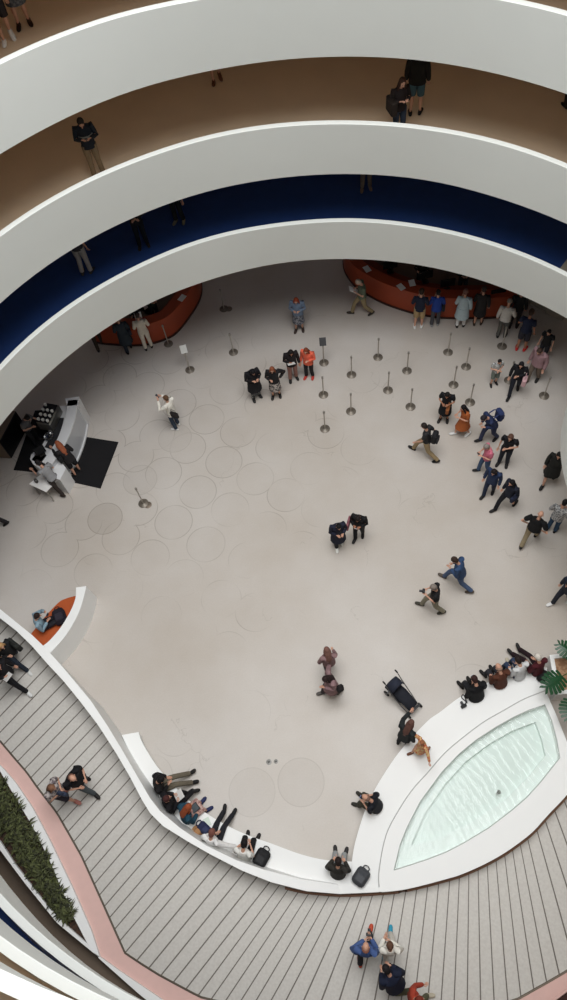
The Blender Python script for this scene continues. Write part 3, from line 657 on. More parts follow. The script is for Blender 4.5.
# ------------------------------------------------------------------ people
SKIN = {'l': mat((206, 158, 134), .55, var=.06), 'm': mat((176, 124, 98), .55, var=.06), 'd': mat((120, 80, 60), .55, var=.06)}
DEP = bpy.context.evaluated_depsgraph_get
ARMS = {'down': ((.06, -.03, -.28), (.08, .05, -.53)), 'phone': ((.07, .03, -.27), (-.07, .24, -.17)), 'camera': ((.1, .2, -.14), (-.07, .3, .1)),
        'hip': ((.19, -.12, -.2), (.02, .0, -.4)), 'lap': ((.08, .05, -.26), (-.03, .25, -.34)), 'back': ((.1, -.16, -.24), (.14, -.28, -.46)),
        'fwd': ((.05, .1, -.26), (.03, .28, -.42)), 'rear': ((.07, -.16, -.24), (.08, -.2, -.5)), 'reach': ((.06, .24, -.14), (.02, .5, -.12)), 'elbow': ((.1, .0, -.26), (-.16, .2, -.24)), 'side': ((.22, .05, -.17), (.42, .12, -.3))}
def person(label, at, face, cat='person', h=1.72, pose='stand', lean=0, look=20, yaw=0, arms=('down', 'down'), top='tee', tc=(30, 30, 34), bot='trousers', bc=(40, 42, 50), shoe=(30, 28, 28),
           hair='short', hc=(50, 36, 26), skin='l', seat=.45, fat=1.0, stride=.36, legs=None, group=None, tm=None, bm_=None, roll=0):
    """at = base point in the place, face = direction vector the person looks along"""
    s = h/1.72; rot = math.atan2(-face.x, face.y)
    root = thing('person', label, cat, at, rot, group); th = R(lean)
    sit = pose in ('sit', 'sitout', 'sitwide', 'sitcross')
    hz = (seat/s+.1) if sit else .93
    if pose == 'crouch': hz = .45
    P0 = Vector((0, 0, hz))
    def rt(v, a=th): return Vector((v[0], v[1]*math.cos(a)+v[2]*math.sin(a), -v[1]*math.sin(a)+v[2]*math.cos(a)))
    def tp_(v): return P0+rt(Vector(v))
    N0 = tp_((0, 0, .5)); hp = th+R(look)
    HM = Matrix.Rotation(R(-yaw), 3, 'Z') @ Matrix.Rotation(-hp, 3, 'X')
    nk = N0+rt(Vector((0, .015, .07)), (th+hp)/2); hc_ = nk+HM @ Vector((0, .02, .12))
    hips = {-1: P0+Vector((-.09, 0, -.03)), 1: P0+Vector((.09, 0, -.03))}; knee = {}; ank = {}; fd = {}; fp = {}
    for sd in (-1, 1):
        if pose == 'walk':
            f = 1 if sd > 0 else -1
            if f > 0: knee[sd] = Vector((.1*sd, stride*.72, .5)); ank[sd] = Vector((.09*sd, stride, .09)); fp[sd] = .12
            else: knee[sd] = Vector((.1*sd, -stride*.25, .48)); ank[sd] = Vector((.09*sd, -stride*1.05, .15)); fp[sd] = -.5
        elif pose == 'sit': knee[sd] = Vector((.11*sd, .42, hz-.02)); ank[sd] = Vector((.12*sd, .44, .09)); fp[sd] = 0
        elif pose == 'sitout': knee[sd] = Vector((.1*sd, .42, hz-.04)); ank[sd] = Vector((.12*sd, .78, .12)); fp[sd] = .45
        elif pose == 'sitwide': knee[sd] = Vector((.26*sd, .36, hz)); ank[sd] = Vector((.22*sd, .42, .09)); fp[sd] = 0
        elif pose == 'sitcross': knee[sd] = Vector((.1*sd, .42, hz+(.08 if sd > 0 else -.02))); ank[sd] = Vector((-.05*sd if sd > 0 else -.1, .62 if sd > 0 else .46, .25 if sd > 0 else .09)); fp[sd] = -.3 if sd > 0 else 0
        else: knee[sd] = Vector((.1*sd, .03, .49)); ank[sd] = Vector((.115*sd, -.02+.03*sd, .085)); fp[sd] = 0
        fd[sd] = Vector((.18*sd, math.cos(fp[sd]), math.sin(fp[sd]))).normalized()
    sh = {sd: tp_((.175*sd*fat**.5, -.01, .465)) for sd in (-1, 1)}; el = {}; wr = {}; hand = {}
    for sd, an in ((-1, arms[0]), (1, arms[1])):
        e, w = ARMS[an]; el[sd] = sh[sd]+rt(Vector((e[0]*sd, e[1], e[2]))); wr[sd] = sh[sd]+rt(Vector((w[0]*sd, w[1], w[2])))
        fdv = (wr[sd]-el[sd]).normalized(); hand[sd] = wr[sd]+fdv*.09
    # body, one continuous surface
    m = MB()
    m.tube([tp_((0, 0, -.06)), tp_((0, 0, .06)), tp_((0, .01, .2)), tp_((0, .01, .34)), tp_((0, 0, .44)), N0], [(.145*fat, .095*fat), (.14*fat, .095*fat), (.12*fat, .085*fat), (.145*fat, .095*fat), (.13, .07), (.055, .05)], 10)
    m.tube([N0-Vector((0, 0, .03)), nk, hc_], [.055, .052, .05], 8)
    m.ellipsoid(hc_+HM @ Vector((0, 0, .03)), (.074, .093, .095), 12, 8, HM); m.ellipsoid(hc_+HM @ Vector((0, .015, -.04)), (.058, .07, .07), 10, 6, HM)
    for sd in (-1, 1):
        m.tube([hips[sd], hips[sd].lerp(knee[sd], .5), knee[sd], knee[sd].lerp(ank[sd], .35), ank[sd]], [.085*fat, .075, .052, .055, .036], 8)
        m.tube([ank[sd], ank[sd]+fd[sd]*.06-Vector((0, 0, .05)), ank[sd]+fd[sd]*.13-Vector((0, 0, .055))], [.034, .024, .018], 8)
        m.tube([sh[sd].lerp(N0, .35)-Vector((0, 0, .02)), sh[sd]-Vector((0, 0, .015)), sh[sd].lerp(el[sd], .5), el[sd], el[sd].lerp(wr[sd], .4), wr[sd]], [.038, .042, .038, .034, .035, .026], 8)
        m.tube([wr[sd], hand[sd]], [(.03, .022), (.036, .018)], 8)
    me = bpy.data.meshes.new('tmp'); me.from_pydata(m.V, [], m.Fc); to = bpy.data.objects.new('tmp', me); COL.objects.link(to)
    md = to.modifiers.new('r', 'REMESH'); md.mode = 'VOXEL'; md.voxel_size = .026; md.use_smooth_shade = True
    sm = to.modifiers.new('s', 'SMOOTH'); sm.iterations = 3
    body = bpy.data.meshes.new_from_object(to.evaluated_get(DEP())); bpy.data.objects.remove(to); bpy.data.meshes.remove(me)
    # face and fingers in the same mesh
    f = MB(); f.V = [v.co.copy() for v in body.vertices]; f.Fc = [tuple(p.vertices) for p in body.polygons]; f.MI = [0]*len(f.Fc); bpy.data.meshes.remove(body)
    H_ = lambda x, y, z: hc_+HM @ Vector((x, y, z))
    f.tube([H_(0, .088, .03), H_(0, .108, -.008)], [.008, .014], 6)
    for sd in (-1, 1): f.ellipsoid(H_(.076*sd, .0, .0), (.012, .02, .03), 6, 4, HM)
    f.mi = 1
    for sd in (-1, 1): f.ellipsoid(H_(.03*sd, .088, .025), (.011, .006, .007), 6, 4, HM)
    f.mi = 2; f.ellipsoid(H_(0, .084, -.05), (.024, .008, .007), 6, 4, HM); f.mi = 0
    for sd in (-1, 1):
        d = (hand[sd]-wr[sd]).normalized(); u = Vector((1, 0, 0)) if abs(d.x) < .8 else Vector((0, 1, 0)); u = (u-u.dot(d)*d).normalized(); w = d.cross(u)*(1 if d.cross(u).y < 0 else -1)
        for i, ln in enumerate((.062, .075, .07, .055)):
            o_ = u*(-.027+.018*i); a = hand[sd]+o_-d*.01; b = a+d*ln*.55; c = b+d*ln*.35-w*ln*.4; f.tube([a, b, c], [.009, .0085, .007], 5)
        a = wr[sd]+d*.03-u*sd*.03; f.tube([a, a+d*.03-u*sd*.02, a+d*.06-u*sd*.016], [.012, .01, .008], 5)
    f.build('body', [SKIN[skin], mat((36, 26, 22), .4), mat((160, 86, 78), .5)], root)
    # trousers / shorts / skirt
    bmt = bm_ or mat(bc, .85, var=.16, scale=14); L0 = fat
    m = MB()
    if bot in ('trousers', 'shorts'):
        m.tube([tp_((0, 0, -.08)), tp_((0, 0, .0)), tp_((0, 0, .1))], [(.165*L0, .118*L0), (.168*L0, .12*L0), (.148*L0, .108*L0)], 12, round_=False)
        for sd in (-1, 1):
            hh = hips[sd]
            if bot == 'trousers': m.tube([hh+Vector((0, 0, .03)), hh.lerp(knee[sd], .5), knee[sd], knee[sd].lerp(ank[sd], .5), knee[sd].lerp(ank[sd], .95)], [.098*L0, .088, .07, .066, .062], 9, round_=False)
            else: m.tube([hh+Vector((0, 0, .03)), hh.lerp(knee[sd], .5), hh.lerp(knee[sd], .98)], [.1*L0, .1, .088], 9, round_=False)
    else:
        if sit: m.tube([tp_((0, -.02, .1)), P0, P0+Vector((0, .2, .02)), (knee[1]+knee[-1])/2+Vector((0, .04, 0))], [(.15, .11), (.19, .12), (.2, .1), (.2, .09)], 12, round_=False)
        else: m.tube([tp_((0, 0, .12)), tp_((0, 0, 0)), Vector((0, .02, .7)), Vector((0, .02, .5))], [(.14, .105), (.18, .13), (.2, .16), (.22, .2 if pose != 'walk' else .26)], 12, round_=False)
    m.build({'trousers': 'trousers', 'shorts': 'shorts'}.get(bot, 'skirt'), bmt, root)
    # top
    tmt = tm or mat(tc, .85, var=.16, scale=14); loose = {'tee': 1.0, 'long': 1.03, 'jacket': 1.12, 'coat': 1.15, 'dress': 1.0}[top]*fat
    hem = {'tee': -.04, 'long': -.06, 'jacket': -.1, 'coat': -.06, 'dress': -.05}[top]
    m = MB()
    m.tube([tp_((0, 0, hem)), tp_((0, 0, .06)), tp_((0, .01, .2)), tp_((0, .01, .34)), tp_((0, 0, .43)), tp_((0, -.005, .485)), tp_((0, 0, .515))],
           [(.172*loose, .13*loose), (.162*loose, .125*loose), (.148*loose, .115*loose), (.175*loose, .122*loose), (.172*loose, .105*loose), (.11, .075), (.066, .06)], 14, round_=False)
    if top in ('coat', 'dress'):
        if sit: m.tube([P0+Vector((0, -.02, .06)), P0+Vector((0, .15, .03)), (knee[1]+knee[-1])/2*.9+P0*.1], [(.2, .14), (.21, .11), (.21, .1)], 12, round_=False)
        else: m.tube([tp_((0, 0, .05)), tp_((0, 0, -.08)), Vector((0, .0, .68)), Vector((0, .01, .52))], [(.18*loose, .14*loose), (.19*loose, .15*loose), (.2*loose, .17*loose), (.22*loose, .2*loose)], 12, round_=False)
    for sd in (-1, 1):
        a, b, c = sh[sd], el[sd], wr[sd]; k = loose**.7; inn_ = a.lerp(tp_((0, 0, .44)), .45)
        if top in ('tee', 'dress'): m.tube([inn_, a+Vector((0, 0, .0)), a.lerp(b, .3), a.lerp(b, .52)], [.07*k, .078*k, .07*k, .062*k], 10)
        else: m.tube([inn_, a, a.lerp(b, .5), b, b.lerp(c, .5), b.lerp(c, .86)], [.07*k, .078*k, .066*k, .056*k, .052*k, .045*k], 10)
    m.build({'tee': 'shirt', 'long': 'sweater', 'jacket': 'jacket', 'coat': 'coat', 'dress': 'dress'}[top], tmt, root)
    # shoes
    for sd in (-1, 1):
        m = MB(); d = fd[sd]; a = ank[sd]; dn = Vector((0, 0, -.05))
        m.tube([a-d*.055+dn, a+dn*.6, a+d*.07+dn*.8, a+d*.14+dn, a+d*.18+dn*1.05], [(.038, .036), (.05, .056), (.052, .046), (.05, .034), (.036, .024)], 10)
        m.tube([a+Vector((0, 0, .02)), a+dn*.6], [.044, .044], 8, round_=False)
        m.build('shoe', mat(shoe, .6), root)
    # hair
    if hair not in ('bald',):
        m = MB(); c = H_(0, -.022, .045)
        if hair in ('short', 'long', 'bun'): m.ellipsoid(c, (.085, .095, .098), 12, 8, HM)
        if hair == 'short': m.ellipsoid(H_(0, -.05, -.01), (.07, .06, .07), 10, 6, HM)
        if hair == 'long': 
            m.tube([H_(0, -.04, .05), H_(0, -.06, -.05), tp_((0, -.09, .44)), tp_((0, -.11, .34 if sit else .3))], [(.08, .05), (.088, .045), (.085, .03), (.06, .018)], 10)
            for sd in (-1, 1): m.tube([H_(.06*sd, .01, .03), H_(.08*sd, .01, -.06), tp_((.09*sd, .04, .46))], [.03, .032, .02], 7)
        if hair == 'bun': m.ellipsoid(H_(0, -.1, .09), (.045, .045, .045), 8, 6)
        if hair == 'fringe': m.ellipsoid(H_(0, -.03, -.01), (.083, .088, .06), 12, 6, HM)
        if hair == 'cap':
            m.ellipsoid(H_(0, -.008, .055), (.087, .1, .085), 12, 8, HM); m.ellipsoid(H_(0, .1, .055), (.06, .07, .012), 10, 4, HM)
            m.build('cap', mat(hc, .8), root)
        elif hair == 'hat':
            m.ellipsoid(H_(0, -.008, .07), (.09, .1, .085), 12, 8, HM); m.ellipsoid(H_(0, 0, .06), (.17, .18, .012), 16, 4, HM); m.build('hat', mat(hc, .8), root)
        else: m.build('hair', mat(hc, .75, var=.3, scale=20), root)
    root.scale = (s, s, s); root['_pose'] = 0; del root['_pose']
    info = dict(root=root, rot=rot, s=s, tp=tp_, wr=wr, hand=hand, hc=hc_, face=face)
    return info
def W(info, v):
    """point in a person's own frame -> the place"""
    r = info['root']; return Vector(r.location)+Matrix.Rotation(info['rot'], 3, 'Z') @ (Vector(v)*info['s'])
def direc(x, y, dx, dy, z=0):
    a = P(x, y, z); b = P(x+dx*8, y+dy*8, z); d = b-a; d.z = 0; return d.normalized()
def backpack(info, label, c=(30, 30, 34), dy=-.22, dz=.26):
    loc = W(info, info['tp']((0, dy, dz-.22))); o = thing('backpack', label, 'backpack', loc, info['rot'])
    m = MB(); m.box((0, 0, .22), (.3, .17, .44), r=.07); m.build('bag', mat(c, .8), o)
    m = MB(); m.box((0, -.1, .14), (.23, .06, .22), r=.03); m.build('front_pocket', mat(tuple(min(255, v+14) for v in c), .8), o)
    for sx in (-1, 1): m = MB(); m.tube([(.1*sx, .08, .4), (.11*sx, .16, .44), (.12*sx, .3, .36), (.12*sx, .26, .16), (.1*sx, .09, .05)], [(.022, .008)]*5, 6); m.build('strap', mat(c, .8), o)
    return o
def lying_bag(loc, rot, label, c, kind='backpack', sz=(.34, .42, .2)):
    o = thing(kind, label, 'bag', loc, rot)
    m = MB(); m.box((0, 0, sz[2]/2), sz, r=.11); m.build('bag', mat(c, .8), o)
    m = MB(); m.box((0, -.05, sz[2]+.0), (sz[0]*.66, sz[1]*.45, .08), r=.05); m.build('front_pocket', mat(tuple(min(255, v+16) for v in c), .8), o)
    m = MB(); m.tube(cr_spline([(-.06, sz[1]/2-.02, sz[2]/2), (-.07, sz[1]/2+.04, sz[2]/2), (.0, sz[1]/2+.075, sz[2]/2), (.07, sz[1]/2+.04, sz[2]/2), (.06, sz[1]/2-.02, sz[2]/2)], 4), [.014]*17, 6); m.build('handle', mat(c, .8), o)
    return o
def handbag(info, label, c, side=1, dz=-.05, fwd=.05, sz=(.1, .3, .24), dx=.24):
    loc = W(info, info['tp']((dx*side, fwd, dz))); o = thing('handbag', label, 'bag', loc-Vector((0, 0, sz[2]/2)), info['rot'])
    m = MB(); m.box((0, 0, sz[2]/2), sz, r=.04); m.build('bag', mat(c, .8), o)
    m = MB(); m.tube([(0, -.1, sz[2]-.01), (0, -.07, sz[2]+.14), (0, .07, sz[2]+.14), (0, .1, sz[2]-.01)], [.01]*4, 6); m.build('handle', mat(c, .8), o)
    return o
def held(info, label, kind='phone', side=1, c=(24, 24, 28)):
    h = info['hand']; p = (h[1]+h[-1])/2 if side == 0 else h[side]; loc = W(info, p+Vector((0, .03, .02)))
    if kind == 'paper':
        m = MB(); m.box((0, 0, 0), (.24, .012, .3), Matrix.Rotation(-.9, 3, 'X'), .004); o = m.build('paper_sheet', mat((236, 234, 230), .7, var=.02))
    elif kind == 'phone':
        m = MB(); m.box((0, 0, 0), (.075, .012, .15), Matrix.Rotation(-.7, 3, 'X'), .005); m.mi = 1; m.box((0, -.008, .003), (.066, .004, .135), Matrix.Rotation(-.7, 3, 'X'), .002); o = m.build('phone', [mat(c, .3), mat((60, 66, 76), .15)])
    else:
        m = MB(); m.box((0, 0, 0), (.13, .07, .09), None, .015); m.mi = 1; m.tube([(0, .03, 0), (0, .12, 0)], [.035, .032], 12, round_=False); o = m.build('camera', [mat((22, 22, 24), .4), mat((44, 44, 48), .2)])
    o.location = loc; o.rotation_euler = (0, 0, info['rot']); tag(o, label, kind if kind != 'paper' else 'paper'); return o
def stand_at(x, y, dx, dy, z=0, **k):
    lb = k.pop('label'); return person(lb, P(x, y, z), direc(x, y, dx, dy, z), **k)
S_ = stand_at
# --- the lobby
S_(299.5,330,-.1,1, label='red-haired woman in pale blue jacket standing alone near the back', top='jacket', tc=(112,128,150), bot='skirt', bm_=two_tone((60,64,74),(130,130,136),14), hair='long', hc=(140,60,34), shoe=(60,48,44), arms=('phone','phone'), look=30)
i = S_(293.5,379,.3,1, label='dark-haired woman in black holding a white sheet beside the woman in coral', tc=(34,28,30), top='jacket', bot='trousers', bc=(150,110,100), hair='long', hc=(24,18,18), arms=('down','phone'), look=35, h=1.66, skin='m'); held(i, 'white sheet held by the dark-haired woman beside the woman in coral', 'paper')
S_(309.5,377,-.35,1, label='woman in coral orange jacket and red shoes in the centre back', top='jacket', tc=(226,104,78), bot='trousers', bc=(30,28,32), hair='long', hc=(120,58,36), shoe=(190,60,50), arms=('phone','down'), look=30, h=1.62)
S_(276.5,396,0,1, label='woman in open black coat over patterned dress with auburn hair', top='jacket', tc=(32,30,32), bot='skirt', bm_=two_tone((60,58,60),(170,160,152),16), hair='long', hc=(130,74,50), arms=('hip','phone'), look=25, h=1.65)
S_(256.5,397.5,.6,1, label='black-haired person in black coat and grey patterned trousers, looking down', top='coat', tc=(26,24,28), bm_=two_tone((50,52,54),(140,140,138),12), hair='long', hc=(18,16,20), arms=('phone','phone'), look=50)
i = S_(177,427,-1,-.35, label='man in white jacket and dark trousers photographing with raised arms', top='jacket', tc=(226,222,212), bc=(46,58,74), shoe=(226,226,224), hc=(92,66,46), arms=('camera','camera'), look=0, h=1.7); held(i, 'phone held up by the man in white jacket', 'phone', 0)
handbag(i, 'black shoulder bag behind the man in white jacket', (38,34,34), side=-1, dz=.05, fwd=-.2, dx=.12)
i = S_(362,314,-1,.15, pose='walk', label='white-haired man in grey-green shirt and khaki trousers walking and reading', tc=(96,106,88), bc=(142,126,96), hair='short', hc=(190,176,160), arms=('phone','phone'), look=40, stride=.34, fat=1.15, shoe=(50,44,38)); held(i, 'white sheet in the hands of the man in grey-green shirt', 'paper', 0)
S_(418,327,.15,-1, label='man in navy top, khaki shorts and white shoes at the right desk', top='long', tc=(30,36,54), bot='shorts', bc=(170,146,108), shoe=(232,232,230), arms=('phone','phone'), h=1.76, look=15)
i = S_(434.5,325,0,-1, label='person in bright blue jacket and grey trousers at the right desk', top='jacket', tc=(34,62,140), bc=(74,74,80), hc=(26,22,22), arms=('phone','phone'), h=1.62, look=15, shoe=(150,150,150))
handbag(i, 'black bag at the hip of the person in bright blue jacket', (26,28,36), side=1, dz=0)
i = S_(460,326,.1,-1, label='person in long pale blue coat and white trousers at the right desk', top='coat', tc=(176,192,198), bc=(226,226,224), hair='short', hc=(130,90,80), arms=('phone','down'), h=1.68)
S_(477.5,324,.15,-1, label='person in dark charcoal coat and dark skirt at the right desk', top='jacket', tc=(44,42,42), bot='skirt', bc=(40,38,40), hair='short', hc=(60,48,44), arms=('phone','down'), h=1.7, shoe=(60,44,36))
S_(501,336.5,.3,-1, label='grey-haired visitor in white top and grey trousers behind the queue post', top='long', tc=(206,202,196), bc=(92,92,88), hair='cap', hc=(140,132,124), arms=('down','elbow'), h=1.7, fat=1.1)
i = S_(513,327,.2,-1, label='person in black with pale cap in front of the white-topped visitor', top='long', tc=(34,36,38), bc=(34,34,36), hair='hat', hc=(170,160,146), h=1.76)
S_(520.5,349.5,.4,-.8, label='tall man in navy polo, dark shorts and red shoes in the queue', top='tee', tc=(30,38,62), bot='shorts', bc=(46,46,56), shoe=(206,44,48), hc=(60,44,34), arms=('elbow','down'), h=1.84, skin='m')
S_(541,359,-.6,.8, label='black-haired youth in black behind the man in pink shirt', tc=(28,28,30), hair='short', hc=(20,16,18), h=1.5)
S_(532,381,-.8,.7, label='man in dusty pink shirt and taupe trousers in the queue', top='long', tc=(158,126,130), bc=(120,106,94), hair='short', hc=(66,50,42), h=1.78, fat=1.2, look=40, pose='walk', stride=.16)
i = S_(513,393,-.3,1, label='woman with long black hair in black carrying a pink and white bag', top='long', tc=(26,26,30), bc=(30,32,42), hair='long', hc=(18,16,20), pose='walk', stride=.26, h=1.66, arms=('elbow','down'))
handbag(i, 'pink and white shoulder bag of the long-haired woman in the queue', (206,168,172), side=-1, dz=.02, fwd=.12, sz=(.14,.34,.3))
S_(493,384,.4,.9, label='child in black and white striped top and grey shorts', tm=two_tone((60,60,64),(226,226,222),9,kind='stripe'), bot='shorts', bc=(112,120,112), h=1.32, hc=(26,22,22), arms=('elbow','elbow'), look=20)
i = S_(443.5,420,-.3,1, label='woman in black dress with a round brown bag above the woman in orange', top='dress', tc=(24,24,28), bot='skirt', bc=(24,24,28), hair='short', hc=(22,18,18), arms=('phone','phone'), skin='m', look=40, h=1.66)
handbag(i, 'round brown bag carried in front by the woman in black dress', (150,92,54), side=-1, dz=.02, fwd=.2, dx=.1)
S_(461.5,434.5,-1,.3, label='black-haired woman in long orange-brown dress and white shoes', top='dress', tc=(168,92,48), bot='skirt', bc=(168,92,48), hair='long', hc=(22,18,20), shoe=(226,226,224), pose='walk', stride=.2, arms=('phone','phone'), h=1.64, lean=4)
i = S_(425,456,-.9,-.3, label='man in khaki trousers with black backpack striding left', pose='walk', stride=.42, top='tee', tc=(44,44,46), bc=(152,132,100), hc=(40,32,28), arms=('fwd','rear'), lean=6); backpack(i, 'black backpack worn by the striding man in khaki trousers')
i = S_(488,440,-.9,.4, label='person in navy jacket bending forward at the end of the queue', top='jacket', tc=(38,48,80), bc=(50,56,84), hc=(40,36,44), hair='short', lean=26, look=30, pose='walk', stride=.24, arms=('phone','phone'))
backpack(i, 'navy backpack on the bending person in navy jacket', (40,52,92))
S_(502.5,464,-.4,.9, label='man in black T-shirt close behind the person in pink', tc=(24,24,28), bc=(34,38,48), hc=(92,64,52), h=1.74, arms=('elbow','down'))
i = S_(483,472,-1,.25, label='grey-haired person in pink top and blue jeans holding a phone', tc=(204,112,132), bc=(66,88,120), hc=(140,132,126), arms=('phone','phone'), h=1.62, look=35, pose='walk', stride=.14); held(i, 'phone in the hands of the person in pink top', 'phone', 0)
S_(488,494,-.6,1, label='dark-haired woman in navy denim jacket below the person in pink', top='jacket', tc=(40,54,84), bc=(34,44,66), hair='long', hc=(30,24,24), pose='walk', stride=.16, h=1.62, look=35)
i = S_(505,507,-.9,.6, label='woman with long black hair and navy bag walking to lower left', top='jacket', tc=(28,32,46), bc=(24,24,30), hair='long', hc=(16,14,18), pose='walk', stride=.34, h=1.66); handbag(i, 'navy bag at the hip of the black-haired walking woman', (34,40,62), side=-1, dz=.05)
S_(548,481,-.4,1, label='woman in black coat with bare legs partly hidden at the right edge', top='coat', tc=(34,34,32), bot='shorts', bc=(36,36,34), hair='short', hc=(22,20,20), pose='walk', stride=.26, arms=('hip','down'))
S_(528,542,.6,-1, label='bald man in black T-shirt and khaki trousers near the right edge', tc=(20,20,22), bc=(146,132,106), hair='bald', pose='walk', stride=.3, h=1.76, fat=1.2, arms=('hip','hip'), look=10)
S_(551,530,.5,-.8, label='black-haired person in silver grey patterned jacket at the right edge', top='jacket', tm=two_tone((120,120,122),(200,200,200),22), bc=(44,70,96), hair='short', hc=(22,20,22), arms=('elbow','elbow'), h=1.66, look=30)
S_(561,602,-.9,.6, label='person in navy jacket with white shoes cut off by the right edge', top='jacket', tc=(28,36,52), bc=(34,38,50), hair='short', hc=(30,26,26), shoe=(232,232,230), h=1.74, lean=10, pose='walk', stride=.24)
i = S_(338.5,545,.35,1, label='black-haired woman in navy coat and white shoes in mid floor', top='coat', tc=(32,34,50), bc=(26,26,32), hair='bun', hc=(18,16,18), shoe=(232,232,226), arms=('phone','phone'), look=40, h=1.62, pose='walk', stride=.1)
i = S_(359,537,-.3,1, label='person all in black facing the woman in navy coat', top='jacket', tc=(22,22,24), bc=(22,22,26), hair='short', hc=(26,20,20), arms=('phone','phone'), look=45, h=1.62, pose='walk', stride=.12, skin='m'); handbag(i, 'dusty pink tote bag held between the two people in mid floor', (150,96,106), side=1, dz=.12, fwd=.12, dx=.3, sz=(.06,.34,.38)); held(i, 'white phone in the hands of the person in black in mid floor', 'phone', 0, (220,220,220))
S_(457,585,-1,-.35, label='person in denim jacket and jeans striding left in mid floor', top='jacket', tc=(52,74,108), bc=(74,92,124), hair='short', hc=(56,40,32), pose='walk', stride=.42, lean=12, arms=('phone','fwd'), look=30, shoe=(90,80,72))
i = S_(432,609,-1,-.1, label='grey-haired man in black T-shirt walking with a camera', tc=(26,26,28), bc=(136,130,112), hair='short', hc=(130,120,112), pose='walk', stride=.3, arms=('phone','phone'), look=25, shoe=(64,62,54), fat=1.05); held(i, 'black camera in the hands of the grey-haired man in black T-shirt', 'camera', 0)
S_(330,671,-.3,-1, label='woman in dusty mauve jacket, the upper of two walking close together', top='jacket', tc=(136,108,108), bc=(60,50,52), hair='long', hc=(120,86,76), pose='walk', stride=.18, arms=('elbow','fwd'), look=35, h=1.64)
i = S_(332,692,-1,.5, label='dark-haired woman in dusty mauve coat, the lower of two walking together', top='coat', tc=(140,112,114), bc=(60,54,58), hair='long', hc=(40,26,26), pose='walk', stride=.24, arms=('phone','hip'), look=40, h=1.66, shoe=(96,92,88)); handbag(i, 'black bag behind the lower woman in mauve', (34,30,32), side=-1, dz=.02, fwd=-.15, sz=(.16,.2,.2))
i = S_(403, 743,.5,-.8, label='woman in black jacket with brown hair pushing the dark stroller', top='jacket', tc=(36,40,42), bc=(34,36,40), hair='long', hc=(96,66,58), arms=('reach','down'), look=30, lean=10, h=1.66)
def child_on(x, y, z, **k): lb = k.pop('label'); return person(lb, P(x, y, z), direc(x, y, k.pop('dx'), k.pop('dy'), z), **k)
child_on(420, 751, .45, dx=-.8, dy=.5, label='small child in orange and cream patterned outfit standing on the fountain ledge', h=1.2, lean=0, fat=1.1, tm=two_tone((190,90,64),(214,186,130),16), bm_=two_tone((190,90,64),(214,186,130),16), hair='short', hc=(150,96,66), arms=('side','side'), look=10, shoe=(110,70,50), pose='walk', stride=.3, top='long', bot='skirt')
# --- seated on the fountain ledge
def sit_at(x, y, dx, dy, z=0.0, **k):
    """x,y = where the hips rest on the ledge"""
    lb = k.pop('label'); p = P(x, y, k.get('seat', .45)); return person(lb, Vector((p.x, p.y, z)), direc(x, y, dx, dy, .45), **k)
i = sit_at(476, 696, -.5, -.9, label='seated person in black jacket with phone, leftmost of four on the fountain ledge', pose='sit', top='jacket', tc=(20,20,22), bc=(30,30,34), hair='short', hc=(52,30,28), lean=14, look=30, arms=('elbow','phone'), fat=1.15); held(i, 'phone lit in the hand of the leftmost ledge sitter', 'phone', 1, (220,220,224))
sit_at(500, 684, -.5, -.8, label='seated bald man in brown sweater on the fountain ledge', pose='sit', top='long', tc=(84,48,34), bc=(44,44,50), hair='fringe', hc=(150,120,104), lean=14, look=30, arms=('lap','lap'), fat=1.1)
sit_at(519, 676, -.6, -.8, label='seated dark-haired person in white top and blue jeans on the fountain ledge', pose='sit', top='long', tc=(206,206,206), bc=(46,58,82), hair='short', hc=(36,26,24), lean=12, look=30, arms=('lap','lap'), shoe=(190,180,160))
i = sit_at(537, 672, -.7, -.9, label='seated white-haired person in maroon sweater nearest the plant', pose='sitout', top='long', tc=(74,24,32), bc=(38,22,28), hair='short', hc=(214,206,196), lean=10, look=20, arms=('lap','lap'))
q = P(542, 677, .46); lying_bag(q, 1.0, 'small black bag on the ledge behind the white-haired sitter', (24,22,24), sz=(.34,.24,.16), kind='shoulder_bag')
q = P(463.5, 706.5, .46); cmr = thing('camera', 'black camera with strap lying on the fountain ledge', 'camera', q, .5)
m = MB(); m.box((0, 0, .05), (.15, .08, .1), r=.015); m.build('camera_body', BLACK, cmr)
m = MB(); m.tube([(0, .03, .05), (0, .13, .05)], [.036, .034], 12, round_=False); m.build('lens', mat((44, 44, 46), .25), cmr)
m = MB(); st = [P(a, b, .475)-q for a, b in [(464, 706), (466, 702), (463, 699), (461.5, 697), (463, 694.5), (465, 697.5), (467, 703)]]; rm = Matrix.Rotation(-.5, 3, 'Z'); m.tube([rm @ p for p in cr_spline(st, 4)], [.014]*25, 5); m.build('strap', BLACK, cmr)
i = sit_at(377, 807, -.9, -.45, label='balding man in black shirt seated alone on the fountain ledge', pose='sit', tc=(24,26,34), bc=(62,60,50), hair='fringe', hc=(120,90,78), lean=16, look=35, arms=('phone','phone'), fat=1.05, shoe=(52,50,44)); held(i, 'phone of the balding man seated alone on the ledge', 'phone', 0, (90,110,160))
sit_at(338, 873, .1, -1, label='dark-haired man in charcoal jacket seated where bench meets fountain', pose='sit', top='jacket', tc=(48,46,42), bc=(140,142,142), hair='short', hc=(34,24,22), lean=10, look=25, arms=('lap','lap'), shoe=(52,50,50))
q = P(361, 877, .46); lying_bag(q, -.6, 'dark grey backpack lying on the ledge beside the man in charcoal', (66,68,72))
